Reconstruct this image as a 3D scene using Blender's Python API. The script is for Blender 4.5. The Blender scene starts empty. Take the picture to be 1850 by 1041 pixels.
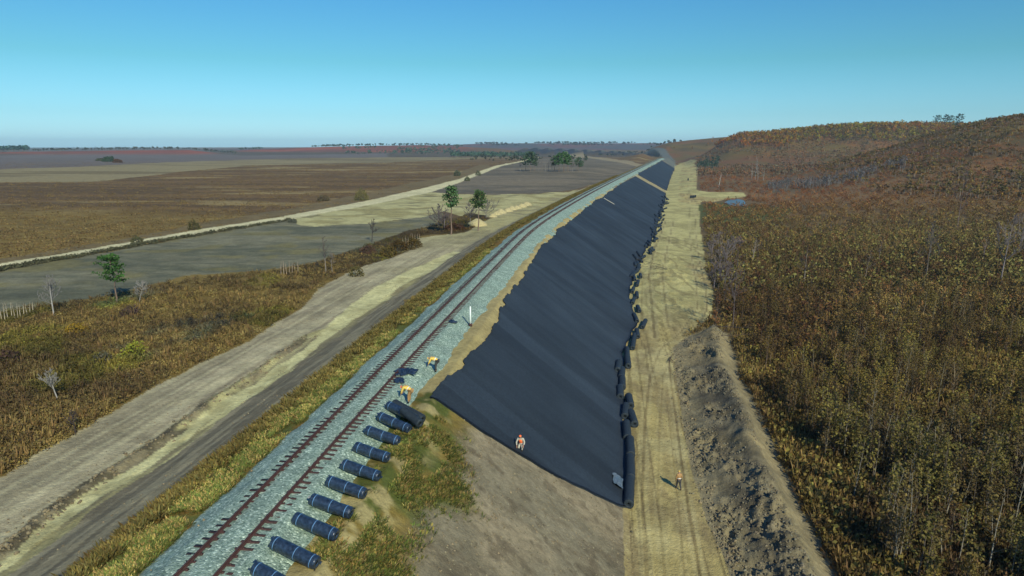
import bpy, math, random
import numpy as np
from mathutils import Vector, Matrix, Euler

R = math.radians
scene = bpy.context.scene
col = scene.collection

# ------------------------------------------------------------------ camera
PITCH = 11.66
CAM_H = 17.0
cam_d = bpy.data.cameras.new("camera")
cam_d.sensor_width = 36.0
cam_d.lens = 24.32
cam_d.clip_start = 0.5
cam_d.clip_end = 30000
cam = bpy.data.objects.new("camera", cam_d)
col.objects.link(cam)
cam.location = (0, 0, CAM_H)
cam.rotation_euler = (R(90 - PITCH), 0, 0)
scene.camera = cam

# ------------------------------------------------------------------ sky + sun
SUN_AZ, SUN_EL = 156.0, 34.0            # clockwise from +Y, height
world = bpy.data.worlds.new("World")
scene.world = world
world.use_nodes = True
wn = world.node_tree.nodes; wl = world.node_tree.links
wn.clear()
w_out = wn.new("ShaderNodeOutputWorld")
w_bg = wn.new("ShaderNodeBackground")
sky = wn.new("ShaderNodeTexSky")
sky.sky_type = 'NISHITA'
sky.sun_disc = False
sky.sun_elevation = R(SUN_EL)
sky.sun_rotation = R(SUN_AZ)
sky.altitude = 100
sky.air_density = 1.2
sky.dust_density = 0.6
sky.ozone_density = 1.6
w_bg.inputs["Strength"].default_value = 0.12
tint = wn.new("ShaderNodeMix"); tint.data_type = 'RGBA'; tint.blend_type = 'MULTIPLY'
tint.inputs[0].default_value = 1.0
tc = wn.new("ShaderNodeTexCoord")
sep = wn.new("ShaderNodeSeparateXYZ")
ramp = wn.new("ShaderNodeValToRGB")
SKY_STOPS = [(0.0, (0.50, 0.94, 1.62)), (0.04, (0.34, 0.70, 1.12)), (0.11, (0.235, 0.585, 0.74)), (0.22, (0.19, 0.54, 0.80)), (0.42, (0.16, 0.49, 0.98))]
ramp.color_ramp.elements[0].position = 0.0
ramp.color_ramp.elements[0].color = (*SKY_STOPS[0][1], 1)
ramp.color_ramp.elements[1].position = SKY_STOPS[-1][0]
ramp.color_ramp.elements[1].color = (*SKY_STOPS[-1][1], 1)
for p_, c_ in SKY_STOPS[1:-1]:
    e_ = ramp.color_ramp.elements.new(p_); e_.color = (*c_, 1)
wl.new(tc.outputs["Generated"], sep.inputs[0])
wl.new(sep.outputs[2], ramp.inputs[0])
wl.new(sky.outputs[0], tint.inputs[6])
wl.new(ramp.outputs[0], tint.inputs[7])
wl.new(tint.outputs[2], w_bg.inputs["Color"])
wl.new(w_bg.outputs[0], w_out.inputs[0])

sun_dir = Vector((math.sin(R(SUN_AZ)) * math.cos(R(SUN_EL)), math.cos(R(SUN_AZ)) * math.cos(R(SUN_EL)), math.sin(R(SUN_EL))))
sun_d = bpy.data.lights.new("sun", 'SUN')
sun_d.energy = 4.0
sun_d.angle = R(0.53)
sun_d.color = (1.0, 0.95, 0.74)
sun = bpy.data.objects.new("sun", sun_d)
col.objects.link(sun)
sun.location = (0, -50, 120)
sun.rotation_euler = (-sun_dir).to_track_quat('-Z', 'Y').to_euler()

scene.view_settings.view_transform = 'Standard'
scene.view_settings.look = 'None'
scene.view_settings.exposure = 0.2
scene.view_settings.gamma = 1.0
scene.cycles.max_bounces = 4
scene.cycles.volume_bounces = 0

rng = np.random.default_rng(7)
random.seed(7)

# ------------------------------------------------------------------ photo geometry helpers
F = 1250.0
TH = R(PITCH)


def G(px, py, z=0.0):
    """world point on the level z that the photograph shows at (px, py)"""
    u = px - 925.0; v = py - 520.5
    Y = F * math.cos(TH) - v * math.sin(TH)
    Z = F * math.sin(TH) + v * math.cos(TH)
    k = (CAM_H - z) / Z
    return (u * k, Y * k)


def GP(pts, z):
    return np.array([G(a, b, z) for a, b in pts])


def zat(py, D):
    """height seen at picture row py at forward distance D"""
    v = py - 520.5
    return CAM_H - D * (F * math.sin(TH) + v * math.cos(TH)) / (F * math.cos(TH) - v * math.sin(TH))


# ------------------------------------------------------------------ noise
def _hash(ix, iy, seed):
    h = (ix.astype(np.int64) * 374761393 + iy.astype(np.int64) * 668265263 + seed * 1442695041) & 0xFFFFFFFF
    h = ((h ^ (h >> 13)) * 1274126177) & 0xFFFFFFFF
    h = h ^ (h >> 16)
    return (h & 0xFFFFFF) / float(0xFFFFFF)


def vnoise(x, y, seed=0):
    x = np.asarray(x, float); y = np.asarray(y, float)
    ix = np.floor(x); iy = np.floor(y)
    fx = x - ix; fy = y - iy
    fx = fx * fx * (3 - 2 * fx); fy = fy * fy * (3 - 2 * fy)
    a = _hash(ix, iy, seed); b = _hash(ix + 1, iy, seed); c = _hash(ix, iy + 1, seed); d = _hash(ix + 1, iy + 1, seed)
    return (a * (1 - fx) + b * fx) * (1 - fy) + (c * (1 - fx) + d * fx) * fy


def fbm(x, y, seed=0, octv=4, gain=0.5):
    s = 0.0; a = 1.0; n = 0.0
    for i in range(octv):
        s = s + a * vnoise(x * 2 ** i + 17.3 * i, y * 2 ** i - 9.1 * i, seed + i)
        n += a; a *= gain
    return s / n


def sst(a, b, x):
    t = np.clip((x - a) / (b - a), 0, 1)
    return t * t * (3 - 2 * t)


def inpoly(x, y, P):
    r = np.zeros(x.shape, bool)
    n = len(P); j = n - 1
    for i in range(n):
        xi, yi = P[i]; xj, yj = P[j]
        if yi != yj:
            c = ((yi > y) != (yj > y)) & (x < (xj - xi) * (y - yi) / (yj - yi) + xi)
            r ^= c
        j = i
    return r


def edgedist(x, y, P, closed=True):
    d = np.full(x.shape, 1e9)
    n = len(P)
    for i in range(n if closed else n - 1):
        ax, ay = P[i]; bx, by = P[(i + 1) % n]
        dx, dy = bx - ax, by - ay
        L = dx * dx + dy * dy + 1e-9
        t = np.clip(((x - ax) * dx + (y - ay) * dy) / L, 0, 1)
        d = np.minimum(d, np.hypot(x - ax - t * dx, y - ay - t * dy))
    return d


# ------------------------------------------------------------------ railway centre line
CP = np.array([(-45.0, -220.0, 0), (-21.5, -45.0, 0), (-12.8, 25.4, 0), (-9.1, 55.2, 0), (-5.3, 83, 0), (-1.8, 108, 0), (3.2, 141.8, 0),
               (11.3, 182, 0), (30.7, 267, 0), (72.0, 436, 0), (156.5, 775, 0), (232.0, 1075, 0), (262, 1200, -3),
               (282, 1330, -6), (290, 1470, -2), (250, 1620, 4), (150, 1760, 9), (40, 1900, 12)], float)


def _catmull(P, n=40):
    out = []
    for i in range(len(P) - 1):
        p0 = P[max(i - 1, 0)]; p1 = P[i]; p2 = P[i + 1]; p3 = P[min(i + 2, len(P) - 1)]
        L = np.linalg.norm(p2[:2] - p1[:2])
        m1 = (p2 - p0) / max(np.linalg.norm((p2 - p0)[:2]), 1e-6) * L
        m2 = (p3 - p1) / max(np.linalg.norm((p3 - p1)[:2]), 1e-6) * L
        for k in range(n):
            t = k / n
            out.append((2 * t**3 - 3 * t**2 + 1) * p1 + (t**3 - 2 * t**2 + t) * m1 + (-2 * t**3 + 3 * t**2) * p2 + (t**3 - t**2) * m2)
    out.append(P[-1])
    return np.array(out)


_C = _catmull(CP, 60)
_S = np.concatenate([[0], np.cumsum(np.hypot(*np.diff(_C[:, :2], axis=0).T))])
_sg = np.arange(0, _S[-1], 2.0)
_cx = np.interp(_sg, _S, _C[:, 0]); _cy = np.interp(_sg, _S, _C[:, 1]); _cz = np.interp(_sg, _S, _C[:, 2])
_k = np.hanning(21); _k /= _k.sum()


def _sm(a):
    p = np.concatenate([a[0] + (a[0] - a[1:11][::-1]), a, a[-1] + (a[-1] - a[-11:-1][::-1])])
    return np.convolve(p, _k, 'valid')


_cx, _cy, _cz = _sm(_cx), _sm(_cy), _sm(_cz)
_tx = np.gradient(_cx); _ty = np.gradient(_cy); _l = np.hypot(_tx, _ty); _tx /= _l; _ty /= _l


def at_s(s, t=0.0):
    """point at arc length s, lateral offset t (right positive)"""
    x = np.interp(s, _sg, _cx); y = np.interp(s, _sg, _cy); z = np.interp(s, _sg, _cz)
    dx = np.interp(s, _sg, _tx); dy = np.interp(s, _sg, _ty)
    return x + dy * t, y - dx * t, z


def st_of(x, y):
    x = np.asarray(x, float).ravel(); y = np.asarray(y, float).ravel()
    s = np.empty(x.size); t = np.empty(x.size); z = np.empty(x.size)
    cs, cyy, cxx = _sg[::4], _cy[::4], _cx[::4]
    for a in range(0, x.size, 20000):
        b = slice(a, a + 20000)
        d2 = (x[b, None] - cxx[None, :]) ** 2 + (y[b, None] - cyy[None, :]) ** 2
        i = np.argmin(d2, 1) * 4
        i = np.clip(i, 0, len(_sg) - 1)
        for _ in range(2):
            px = x[b] - np.interp(_sg[i] if _ == 0 else si, _sg, _cx)
            s0 = _sg[i] if _ == 0 else si
            py = y[b] - np.interp(s0, _sg, _cy)
            tx = np.interp(s0, _sg, _tx); ty = np.interp(s0, _sg, _ty)
            si = np.clip(s0 + px * tx + py * ty, 0, _sg[-1])
        gx = np.interp(si, _sg, _cx); gy = np.interp(si, _sg, _cy)
        tx = np.interp(si, _sg, _tx); ty = np.interp(si, _sg, _ty)
        sd = (x[b] - gx) * ty - (y[b] - gy) * tx
        t[b] = np.sign(sd + 1e-9) * np.hypot(x[b] - gx, y[b] - gy)
        s[b] = si
        z[b] = np.interp(si, _sg, _cz)
    return s, t, z


def s_of_y(y):
    return float(np.interp(y, _cy[:600], _sg[:600]))


ZL, ZR = -4.2, -12.0
_TOE = np.array([(-300, 18.5), (45, 18.6), (80, 18.6), (97, 18.9), (114, 21.6), (140, 20.6), (180, 22.3), (237, 25), (384, 24), (600, 22), (928, 20), (1200, 17), (3000, 17)])


def toeR(y):
    return np.interp(y, _TOE[:, 0], _TOE[:, 1])


# skylines of the hills: bearing (picture column) -> row of the crest, per ridge
def _ridge(x, y, D0, w, pts, base, fade=0.6):
    yy = np.maximum(y, 1.0)
    px = 925 + x / yy * 1275.0
    pxs = [p[0] for p in pts]
    row = np.interp(px, pxs, [p[1] for p in pts])
    amp = np.interp(px, pxs, [p[2] for p in pts])
    v = row - 520.5
    zt = CAM_H - D0 * (F * math.sin(TH) + v * math.cos(TH)) / (F * math.cos(TH) - v * math.sin(TH))
    g = np.exp(-((yy - D0) / w) ** 2) * (y > 0)
    return np.maximum(zt - base, 0) * g * amp


RIDGES = [
    (1560, 190, [(1150, 272, 0), (1180, 264, .8), (1205, 260, 1), (1240, 255.5, 1), (1300, 250, 1), (1400, 243, 1), (1500, 240, 0)], -9),
    (1750, 260, [(-900, 271, 1), (0, 274.5, 1), (100, 273, 1), (200, 271.5, 1), (340, 270.5, 1), (390, 273, .6), (440, 276, 0), (460, 276, 0)], -6),
    (2350, 300, [(380, 273, 0), (430, 271, 1), (520, 267, 1), (640, 263.5, 1), (760, 261.5, 1), (820, 264, 1), (900, 266, .8), (960, 268, 0)], -6),
    (3900, 600, [(-2000, 268, 1), (0, 270, 1), (500, 268, 1), (800, 262, 1), (880, 259, 1), (1000, 258.5, 1), (1130, 258.5, 1), (1230, 258.5, 1), (1400, 256, 1), (2500, 250, 1)], -6),
    (1120, 200, [(1120, 270, 0), (1190, 264, .6), (1215, 261, 1), (1240, 257, 1), (1300, 251.5, 1), (1400, 244, 1), (1500, 234, 1), (1560, 230.5, 1), (1650, 229.5, 1), (1730, 231, 1), (1850, 236, 1), (2100, 240, 1), (2600, 240, 1)], -12),
    (620, 210, [(1400, 318, 1), (1500, 302, 1), (1600, 274, 1), (1680, 249, 1), (1740, 232.5, 1), (1800, 219, 1), (1850, 213, 1), (1950, 203, 1), (2100, 195, 1), (3500, 190, 1)], -12),
]
SPOIL = GP([(1212, 630), (1245, 606), (1285, 594), (1318, 604), (1338, 680), (1385, 770), (1418, 850), (1462, 940), (1540, 1100),
            (1600, 1250), (1380, 1250), (1330, 1060), (1290, 960), (1262, 880), (1240, 780), (1222, 690)], ZR)
BANKL = GP([(-60, 1030), (0, 985), (60, 935), (150, 873), (277, 792), (390, 713), (470, 662), (548, 606), (552, 614), (475, 675), (400, 730), (285, 812), (155, 893), (65, 962), (5, 1010), (-50, 1060)], ZL)
RUTS = [(GP(p_, ZR), w_, a_) for p_, w_, a_ in (
    ([(1185, 1200), (1166, 1041), (1158, 900), (1163, 760), (1172, 680), (1190, 632), (1230, 600), (1262, 560), (1262, 520), (1252, 470), (1247, 420), (1246, 362), (1242, 320)], .15, .6),
    ([(1225, 1200), (1200, 1041), (1186, 900), (1190, 760), (1196, 680), (1212, 645)], .12, .4),
    ([(1300, 1200), (1268, 1041), (1250, 940), (1236, 850), (1222, 760), (1210, 690), (1207, 650), (1230, 618), (1262, 596), (1280, 560), (1278, 520), (1266, 470), (1259, 420), (1258, 370)], .14, .8),
    ([(1250, 1200), (1240, 1041), (1228, 920), (1215, 820), (1203, 730)], .10, .4),
    ([(1180, 610), (1176, 560), (1170, 500), (1180, 450), (1200, 400)], .22, .7),
    ([(1206, 590), (1200, 550), (1193, 500), (1203, 450), (1215, 400)], .22, .6),
    ([(1160, 600), (1158, 560), (1160, 510)], .2, .5))]
MOUNDS = [(G(1195, 470, ZR), 5.0, 14.0, 0.9), (G(1212, 500, ZR), 4.0, 10.0, 1.0), (G(1218, 545, ZR), 3.4, 7.0, 0.7), (G(1180, 510, ZR), 3.0, 9, .5)]
FIELDW = [(-900, 262), (0, 0)]


def height(x, y, st=None):
    x = np.asarray(x, float); y = np.asarray(y, float)
    shp = x.shape
    x = x.ravel(); y = y.ravel()
    s, t, zt = st if st is not None else st_of(x, y)
    far = sst(1150, 1500, y)
    base = np.where(t > 0, ZR, ZL) * (1 - far) - 7 * far
    r = np.hypot(x, y)
    und = (fbm(x / 60, y / 60, 3, 3) - .5) * 1.2 * sst(60, 260, r) * sst(10, 40, np.abs(t)-12)
    base = base + und
    hz = np.zeros_like(x)
    for D0, w, pts, b in RIDGES:
        h = _ridge(x, y, D0, w, pts, b)
        h = h * (1 + (fbm(x / 90, y / 90, 11, 4) - .5) * (.5 if D0 < 1700 else .15) * (np.abs(y - D0) > w * .35))
        if D0 == 1120: h = h * np.where(t > 0, sst(12, 120, np.abs(t)), 1)
        hz = np.maximum(hz, h)
    hz *= 1 - (1 - sst(12, 38, np.abs(t) - 6)) * np.where(t > 0, sst(1260, 1120, y), 1)
    base = base + hz
    k = np.where(t > 0, (-ZR - .85) / (toeR(y) - 4.4), .40)
    tc_ = np.where(t > 0, 4.4, 5.6)
    emb = zt - .85 - k * np.maximum(0, np.abs(t) - tc_) - np.where(t < 0, .12 * np.clip(np.abs(t) - 3.9, 0, 2.5), 0)
    # soft toe
    d = emb - base
    z = np.where(d > 0, emb, base)
    q = np.clip(1 - np.abs(d) / .6, 0, 1)
    z = z + .14 * q * q
        # slope unevenness
    slopem = (np.abs(t) > 5) & (d > -.3)
    z = z + np.where(slopem, (fbm(x / 2.5, y / 2.5, 21, 3) - .5) * .22, 0)
    # level ground roughness
    gm = (~slopem) & (np.abs(t) > 10)
    z = z + np.where(gm, (fbm(x / 4, y / 4, 31, 3) - .5) * .30, 0)
    # spoil ridge of clods on the right
    m = inpoly(x, y, SPOIL)
    if m.any():
        xx, yy = x[m], y[m]
        ed = edgedist(xx, yy, SPOIL)
        lump = fbm(xx / .55, yy / .55, 41, 3)
        big = fbm(xx / 3.2, yy / 3.2, 43, 2)
        dR = edgedist(xx, yy, SPOIL[3:10], False)
        hgt = np.minimum(ed, 3.4) / 3.4
        rough = sst(1.2, 2.6, dR)
        z[m] += 1.0 * np.exp(-((dR - 2.6) / 1.5) ** 2) * sst(0, .5, hgt)
        z[m] += sst(0, 1, hgt) * (.35 + 1.3 * np.maximum(big - .3, 0)) + sst(0, .25, hgt) * (.12 + rough) * (lump - .5) * (.25 + .8 * sst(.4, .6, fbm(xx / 2.2, yy / 5, 45, 2)))
    m = inpoly(x, y, BANKL)
    if m.any():
        xx, yy = x[m], y[m]
        ed = edgedist(xx, yy, BANKL)
        z[m] += np.minimum(ed, .9) * .38 * (.4 + fbm(xx / 1.2, yy / 1.2, 51, 3)) + (fbm(xx / .6, yy / .6, 52, 2) - .5) * .4 * np.minimum(ed, .6)
    for (mx, my), a, b, hh in MOUNDS:
        q = np.exp(-((x - mx) / a) ** 2 - ((y - my) / b) ** 2)
        z += q * hh * (.4 + 1.1 * np.abs(fbm(x / 1.8, y / 1.8, 61, 3) - .5) * 2) * (t > toeR(y) + .5)
    return z.reshape(shp)


def ballast_z(t, s=None):
    a = np.abs(t)
    z = np.interp(a, [0, .45, .62, 1.0, 1.25, 1.5, 1.8, 2.2, 3.5, 3.9], [-.12, -.135, -.20, -.205, -.205, -.20, -.25, -.42, -.86, -1.1])
    return z


def ground_z(x, y):
    """top of ground or ballast at single points"""
    x = np.atleast_1d(np.asarray(x, float)); y = np.atleast_1d(np.asarray(y, float))
    s, t, zt = st_of(x, y)
    g = height(x, y, (s, t, zt))
    b = np.where((t < 3.4) & (t > -3.2), zt + ballast_z(t), -1e9)
    return np.maximum(g, b)


# ------------------------------------------------------------------ object helpers
def tag(o, label=None, cat=None, group=None, kind=None):
    if label: o["label"] = label
    if cat: o["category"] = cat
    if group: o["group"] = group
    if kind: o["kind"] = kind
    return o


def np_mesh(name, V, Q, cols=None, smooth=False, uv=None):
    """mesh from numpy verts and quads, optional point colour 'col'"""
    me = bpy.data.meshes.new(name)
    V = np.asarray(V, np.float32); Q = np.asarray(Q, np.int32)
    me.vertices.add(len(V)); me.vertices.foreach_set("co", V.ravel())
    k = Q.shape[1]
    me.loops.add(Q.size); me.loops.foreach_set("vertex_index", Q.ravel())
    me.polygons.add(len(Q)); me.polygons.foreach_set("loop_start", np.arange(0, Q.size, k, dtype=np.int32))
    if smooth:
        me.polygons.foreach_set("use_smooth", np.ones(len(Q), bool))
    me.update(calc_edges=True)
    if cols is not None:
        a = me.attributes.new("col", 'FLOAT_COLOR', 'POINT')
        c = np.ones((len(V), 4), np.float32); c[:, :3] = cols
        a.data.foreach_set("color", c.ravel())
    if uv is not None:
        a = me.attributes.new("st", 'FLOAT_VECTOR', 'POINT')
        c = np.zeros((len(V), 3), np.float32); c[:, :2] = uv
        a.data.foreach_set("vector", c.ravel())
    return me


def obj(name, me, mat, parent=None):
    o = bpy.data.objects.new(name, me)
    if mat and not me.materials: me.materials.append(mat)
    col.objects.link(o)
    if parent: o.parent = parent
    return o


def empty(name, loc=(0, 0, 0), rz=0.0):
    o = bpy.data.objects.new(name, None)
    o.empty_display_size = .3
    o.location = loc; o.rotation_euler = (0, 0, rz)
    col.objects.link(o)
    return o


class MB:
    """collects quads"""
    def __init__(self): self.v = []; self.q = []; self.c = []; self.n = 0
    def add(self, V, Q, c=(.2, .2, .2)):
        V = np.asarray(V, float); Q = np.asarray(Q, int)
        self.v.append(V); self.q.append(Q + self.n)
        c = np.asarray(c, float)
        self.c.append(np.broadcast_to(c, (len(V), 3)))
        self.n += len(V)
    def arr(self):
        return np.concatenate(self.v), np.concatenate(self.q), np.concatenate(self.c)
    def mesh(self, name, smooth=False):
        V, Q, C = self.arr()
        return np_mesh(name, V, Q, C, smooth)


def tube(pts, rad, n=6, cap=True):
    """swept tube through pts with per-point radius -> V, Q (caps are quads on a centre point pair)"""
    P = [Vector(p) for p in pts]
    V = []; Q = []
    up = Vector((0, 0, 1))
    for i, p in enumerate(P):
        d = (P[min(i + 1, len(P) - 1)] - P[max(i - 1, 0)])
        if d.length < 1e-9: d = Vector((0, 0, 1))
        d.normalize()
        a = d.cross(Vector((.31, .95, .05)) if abs(d.y) < .9 else Vector((1, 0, .1))); a.normalize()
        b = d.cross(a)
        for k in range(n):
            w = 2 * math.pi * k / n
            V.append(p + (a * math.cos(w) + b * math.sin(w)) * rad[i])
    for i in range(len(P) - 1):
        for k in range(n):
            k2 = (k + 1) % n
            Q.append((i * n + k, i * n + k2, (i + 1) * n + k2, (i + 1) * n + k))
    if cap and n % 2 == 0:
        for base in (0, (len(P) - 1) * n):
            for k in range(0, n - 2, 2):
                Q.append((base, base + k + 1, base + k + 2, base + (k + 3) % n if k + 3 < n else base))
        Q = [q for q in Q if len(set(q)) == 4]
        if n == 6:
            pass
    return np.array([tuple(v) for v in V]), np.array(Q)


def boxq(cx, cy, cz, sx, sy, sz, bevel=0.0):
    x, y, z = sx / 2, sy / 2, sz / 2
    V = [(cx + a * x, cy + b * y, cz + c * z) for c in (-1, 1) for b in (-1, 1) for a in (-1, 1)]
    Q = [(0, 2, 3, 1), (4, 5, 7, 6), (0, 1, 5, 4), (2, 6, 7, 3), (0, 4, 6, 2), (1, 3, 7, 5)]
    return np.array(V), np.array(Q)


def cards(C, size, rg, aspect=.7, up=0.0, n_bias=None):
    """leaf cards: centres C (N,3), size scalar/array -> V (4N,3), Q"""
    N = len(C)
    size = np.broadcast_to(np.asarray(size, float), (N,))
    a = rg.normal(size=(N, 3)); a[:, 2] *= (1 - up); a /= np.linalg.norm(a, axis=1)[:, None] + 1e-9
    b = rg.normal(size=(N, 3)); b -= (b * a).sum(1)[:, None] * a; b /= np.linalg.norm(b, axis=1)[:, None] + 1e-9
    sa = (size * .5)[:, None]; sb = (size * .5 * aspect)[:, None]
    j = rg.uniform(-.25, .25, size=(N, 1))
    V = np.stack([C - a * sa, C - b * sb + a * sa * j, C + a * sa, C + b * sb + a * sa * j], 1).reshape(-1, 3)
    Q = np.arange(4 * N).reshape(N, 4)
    return V, Q


# ------------------------------------------------------------------ materials
def mat_new(name):
    m = bpy.data.materials.new(name); m.use_nodes = True
    nt = m.node_tree
    return m, nt.nodes, nt.links, nt.nodes["Principled BSDF"]


def mat_attr(name, scales=((1.2, .5), (9., .35)), rough=.95, bump=.0, bumpscale=4, spec=.15, trans=0.0, objrand=0.0, dist=.2):
    """colour from the 'col' attribute (pigment) broken up with world-space noise"""
    m, N, L, b = mat_new(name)
    at = N.new("ShaderNodeAttribute"); at.attribute_name = "col"
    geo = N.new("ShaderNodeNewGeometry")
    cur = at.outputs["Color"]
    for sc, amt in scales:
        no = N.new("ShaderNodeTexNoise"); no.inputs["Scale"].default_value = sc; no.inputs["Detail"].default_value = 5
        no.inputs["Roughness"].default_value = .65
        L.new(geo.outputs["Position"], no.inputs["Vector"])
        mr = N.new("ShaderNodeMapRange"); mr.inputs[1].default_value = .3; mr.inputs[2].default_value = .7
        mr.inputs[3].default_value = 1 - amt; mr.inputs[4].default_value = 1 + amt
        L.new(no.outputs["Fac"], mr.inputs[0])
        mu = N.new("ShaderNodeMix"); mu.data_type = 'RGBA'; mu.blend_type = 'MULTIPLY'; mu.inputs[0].default_value = 1
        L.new(cur, mu.inputs[6]); L.new(mr.outputs[0], mu.inputs[7])
        cur = mu.outputs[2]
    if objrand:
        oi = N.new("ShaderNodeObjectInfo")
        mr = N.new("ShaderNodeMapRange"); mr.inputs[3].default_value = 1 - objrand; mr.inputs[4].default_value = 1 + objrand
        L.new(oi.outputs["Random"], mr.inputs[0])
        mu = N.new("ShaderNodeMix"); mu.data_type = 'RGBA'; mu.blend_type = 'MULTIPLY'; mu.inputs[0].default_value = 1
        L.new(cur, mu.inputs[6]); L.new(mr.outputs[0], mu.inputs[7])
        cur = mu.outputs[2]
    L.new(cur, b.inputs["Base Color"])
    b.inputs["Roughness"].default_value = rough
    b.inputs["Specular IOR Level"].default_value = spec
    if bump:
        no = N.new("ShaderNodeTexNoise"); no.inputs["Scale"].default_value = bumpscale; no.inputs["Detail"].default_value = 6
        no.inputs["Roughness"].default_value = .7
        L.new(geo.outputs["Position"], no.inputs["Vector"])
        bp = N.new("ShaderNodeBump"); bp.inputs["Strength"].default_value = bump; bp.inputs["Distance"].default_value = dist
        L.new(no.outputs["Fac"], bp.inputs["Height"]); L.new(bp.outputs[0], b.inputs["Normal"])
    if trans:
        out = N["Material Output"]
        tr = N.new("ShaderNodeBsdfTranslucent"); L.new(cur, tr.inputs["Color"])
        mx = N.new("ShaderNodeMixShader"); mx.inputs[0].default_value = trans
        L.new(b.outputs[0], mx.inputs[1]); L.new(tr.outputs[0], mx.inputs[2]); L.new(mx.outputs[0], out.inputs[0])
    return m


def mat_plain(name, c, rough=.8, metal=0.0, spec=.3, nscale=8., namt=.25, bump=0.0):
    m, N, L, b = mat_new(name)
    tcn = N.new("ShaderNodeTexCoord")
    no = N.new("ShaderNodeTexNoise"); no.inputs["Scale"].default_value = nscale; no.inputs["Detail"].default_value = 4
    L.new(tcn.outputs["Object"], no.inputs["Vector"])
    mr = N.new("ShaderNodeMapRange"); mr.inputs[1].default_value = .3; mr.inputs[2].default_value = .7
    mr.inputs[3].default_value = 1 - namt; mr.inputs[4].default_value = 1 + namt
    L.new(no.outputs["Fac"], mr.inputs[0])
    mu = N.new("ShaderNodeMix"); mu.data_type = 'RGBA'; mu.blend_type = 'MULTIPLY'; mu.inputs[0].default_value = 1
    mu.inputs[6].default_value = (*c, 1); L.new(mr.outputs[0], mu.inputs[7])
    L.new(mu.outputs[2], b.inputs["Base Color"])
    b.inputs["Roughness"].default_value = rough; b.inputs["Metallic"].default_value = metal
    b.inputs["Specular IOR Level"].default_value = spec
    if bump:
        bp = N.new("ShaderNodeBump"); bp.inputs["Strength"].default_value = bump; bp.inputs["Distance"].default_value = .03
        L.new(no.outputs["Fac"], bp.inputs["Height"]); L.new(bp.outputs[0], b.inputs["Normal"])
    return m


M_ground = mat_attr("soil_and_turf", scales=((.35, .22), (2.2, .22), (14., .16)), bump=.55, bumpscale=3.5, dist=.35)
M_veg = mat_attr("foliage", scales=((.25, .25),), rough=.8, spec=.2, trans=.25, objrand=.25)
M_bark = mat_attr("bark", scales=((3., .3),), rough=.9, objrand=.15)
M_clod = mat_attr("soil_clods", scales=((3., .3),), rough=1.0)


def mat_ballast():
    m, N, L, b = mat_new("crushed_stone")
    geo = N.new("ShaderNodeNewGeometry")
    vo = N.new("ShaderNodeTexVoronoi"); vo.inputs["Scale"].default_value = 11.5
    L.new(geo.outputs["Position"], vo.inputs["Vector"])
    sepc = N.new("ShaderNodeSeparateColor"); L.new(vo.outputs["Color"], sepc.inputs[0])
    cr = N.new("ShaderNodeValToRGB")
    cr.color_ramp.elements[0].color = (.11, .17, .125, 1); cr.color_ramp.elements[0].position = 0
    cr.color_ramp.elements[1].color = (.62, .74, .56, 1); cr.color_ramp.elements[1].position = 1
    e = cr.color_ramp.elements.new(.35); e.color = (.22, .30, .225, 1)
    e = cr.color_ramp.elements.new(.85); e.color = (.30, .39, .295, 1)
    L.new(sepc.outputs[0], cr.inputs[0])
    no = N.new("ShaderNodeTexNoise"); no.inputs["Scale"].default_value = .8; no.inputs["Detail"].default_value = 5
    L.new(geo.outputs["Position"], no.inputs["Vector"])
    mr = N.new("ShaderNodeMapRange"); mr.inputs[1].default_value = .3; mr.inputs[2].default_value = .7
    mr.inputs[3].default_value = .8; mr.inputs[4].default_value = 1.15
    L.new(no.outputs["Fac"], mr.inputs[0])
    mu = N.new("ShaderNodeMix"); mu.data_type = 'RGBA'; mu.blend_type = 'MULTIPLY'; mu.inputs[0].default_value = 1
    L.new(cr.outputs[0], mu.inputs[6]); L.new(mr.outputs[0], mu.inputs[7])
    L.new(mu.outputs[2], b.inputs["Base Color"])
    b.inputs["Roughness"].default_value = .85; b.inputs["Specular IOR Level"].default_value = .3
    bp = N.new("ShaderNodeBump"); bp.inputs["Strength"].default_value = .7; bp.inputs["Distance"].default_value = .06
    L.new(vo.outputs["Distance"], bp.inputs["Height"]); bp.invert = True
    L.new(bp.outputs[0], b.inputs["Normal"])
    return m


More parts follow.
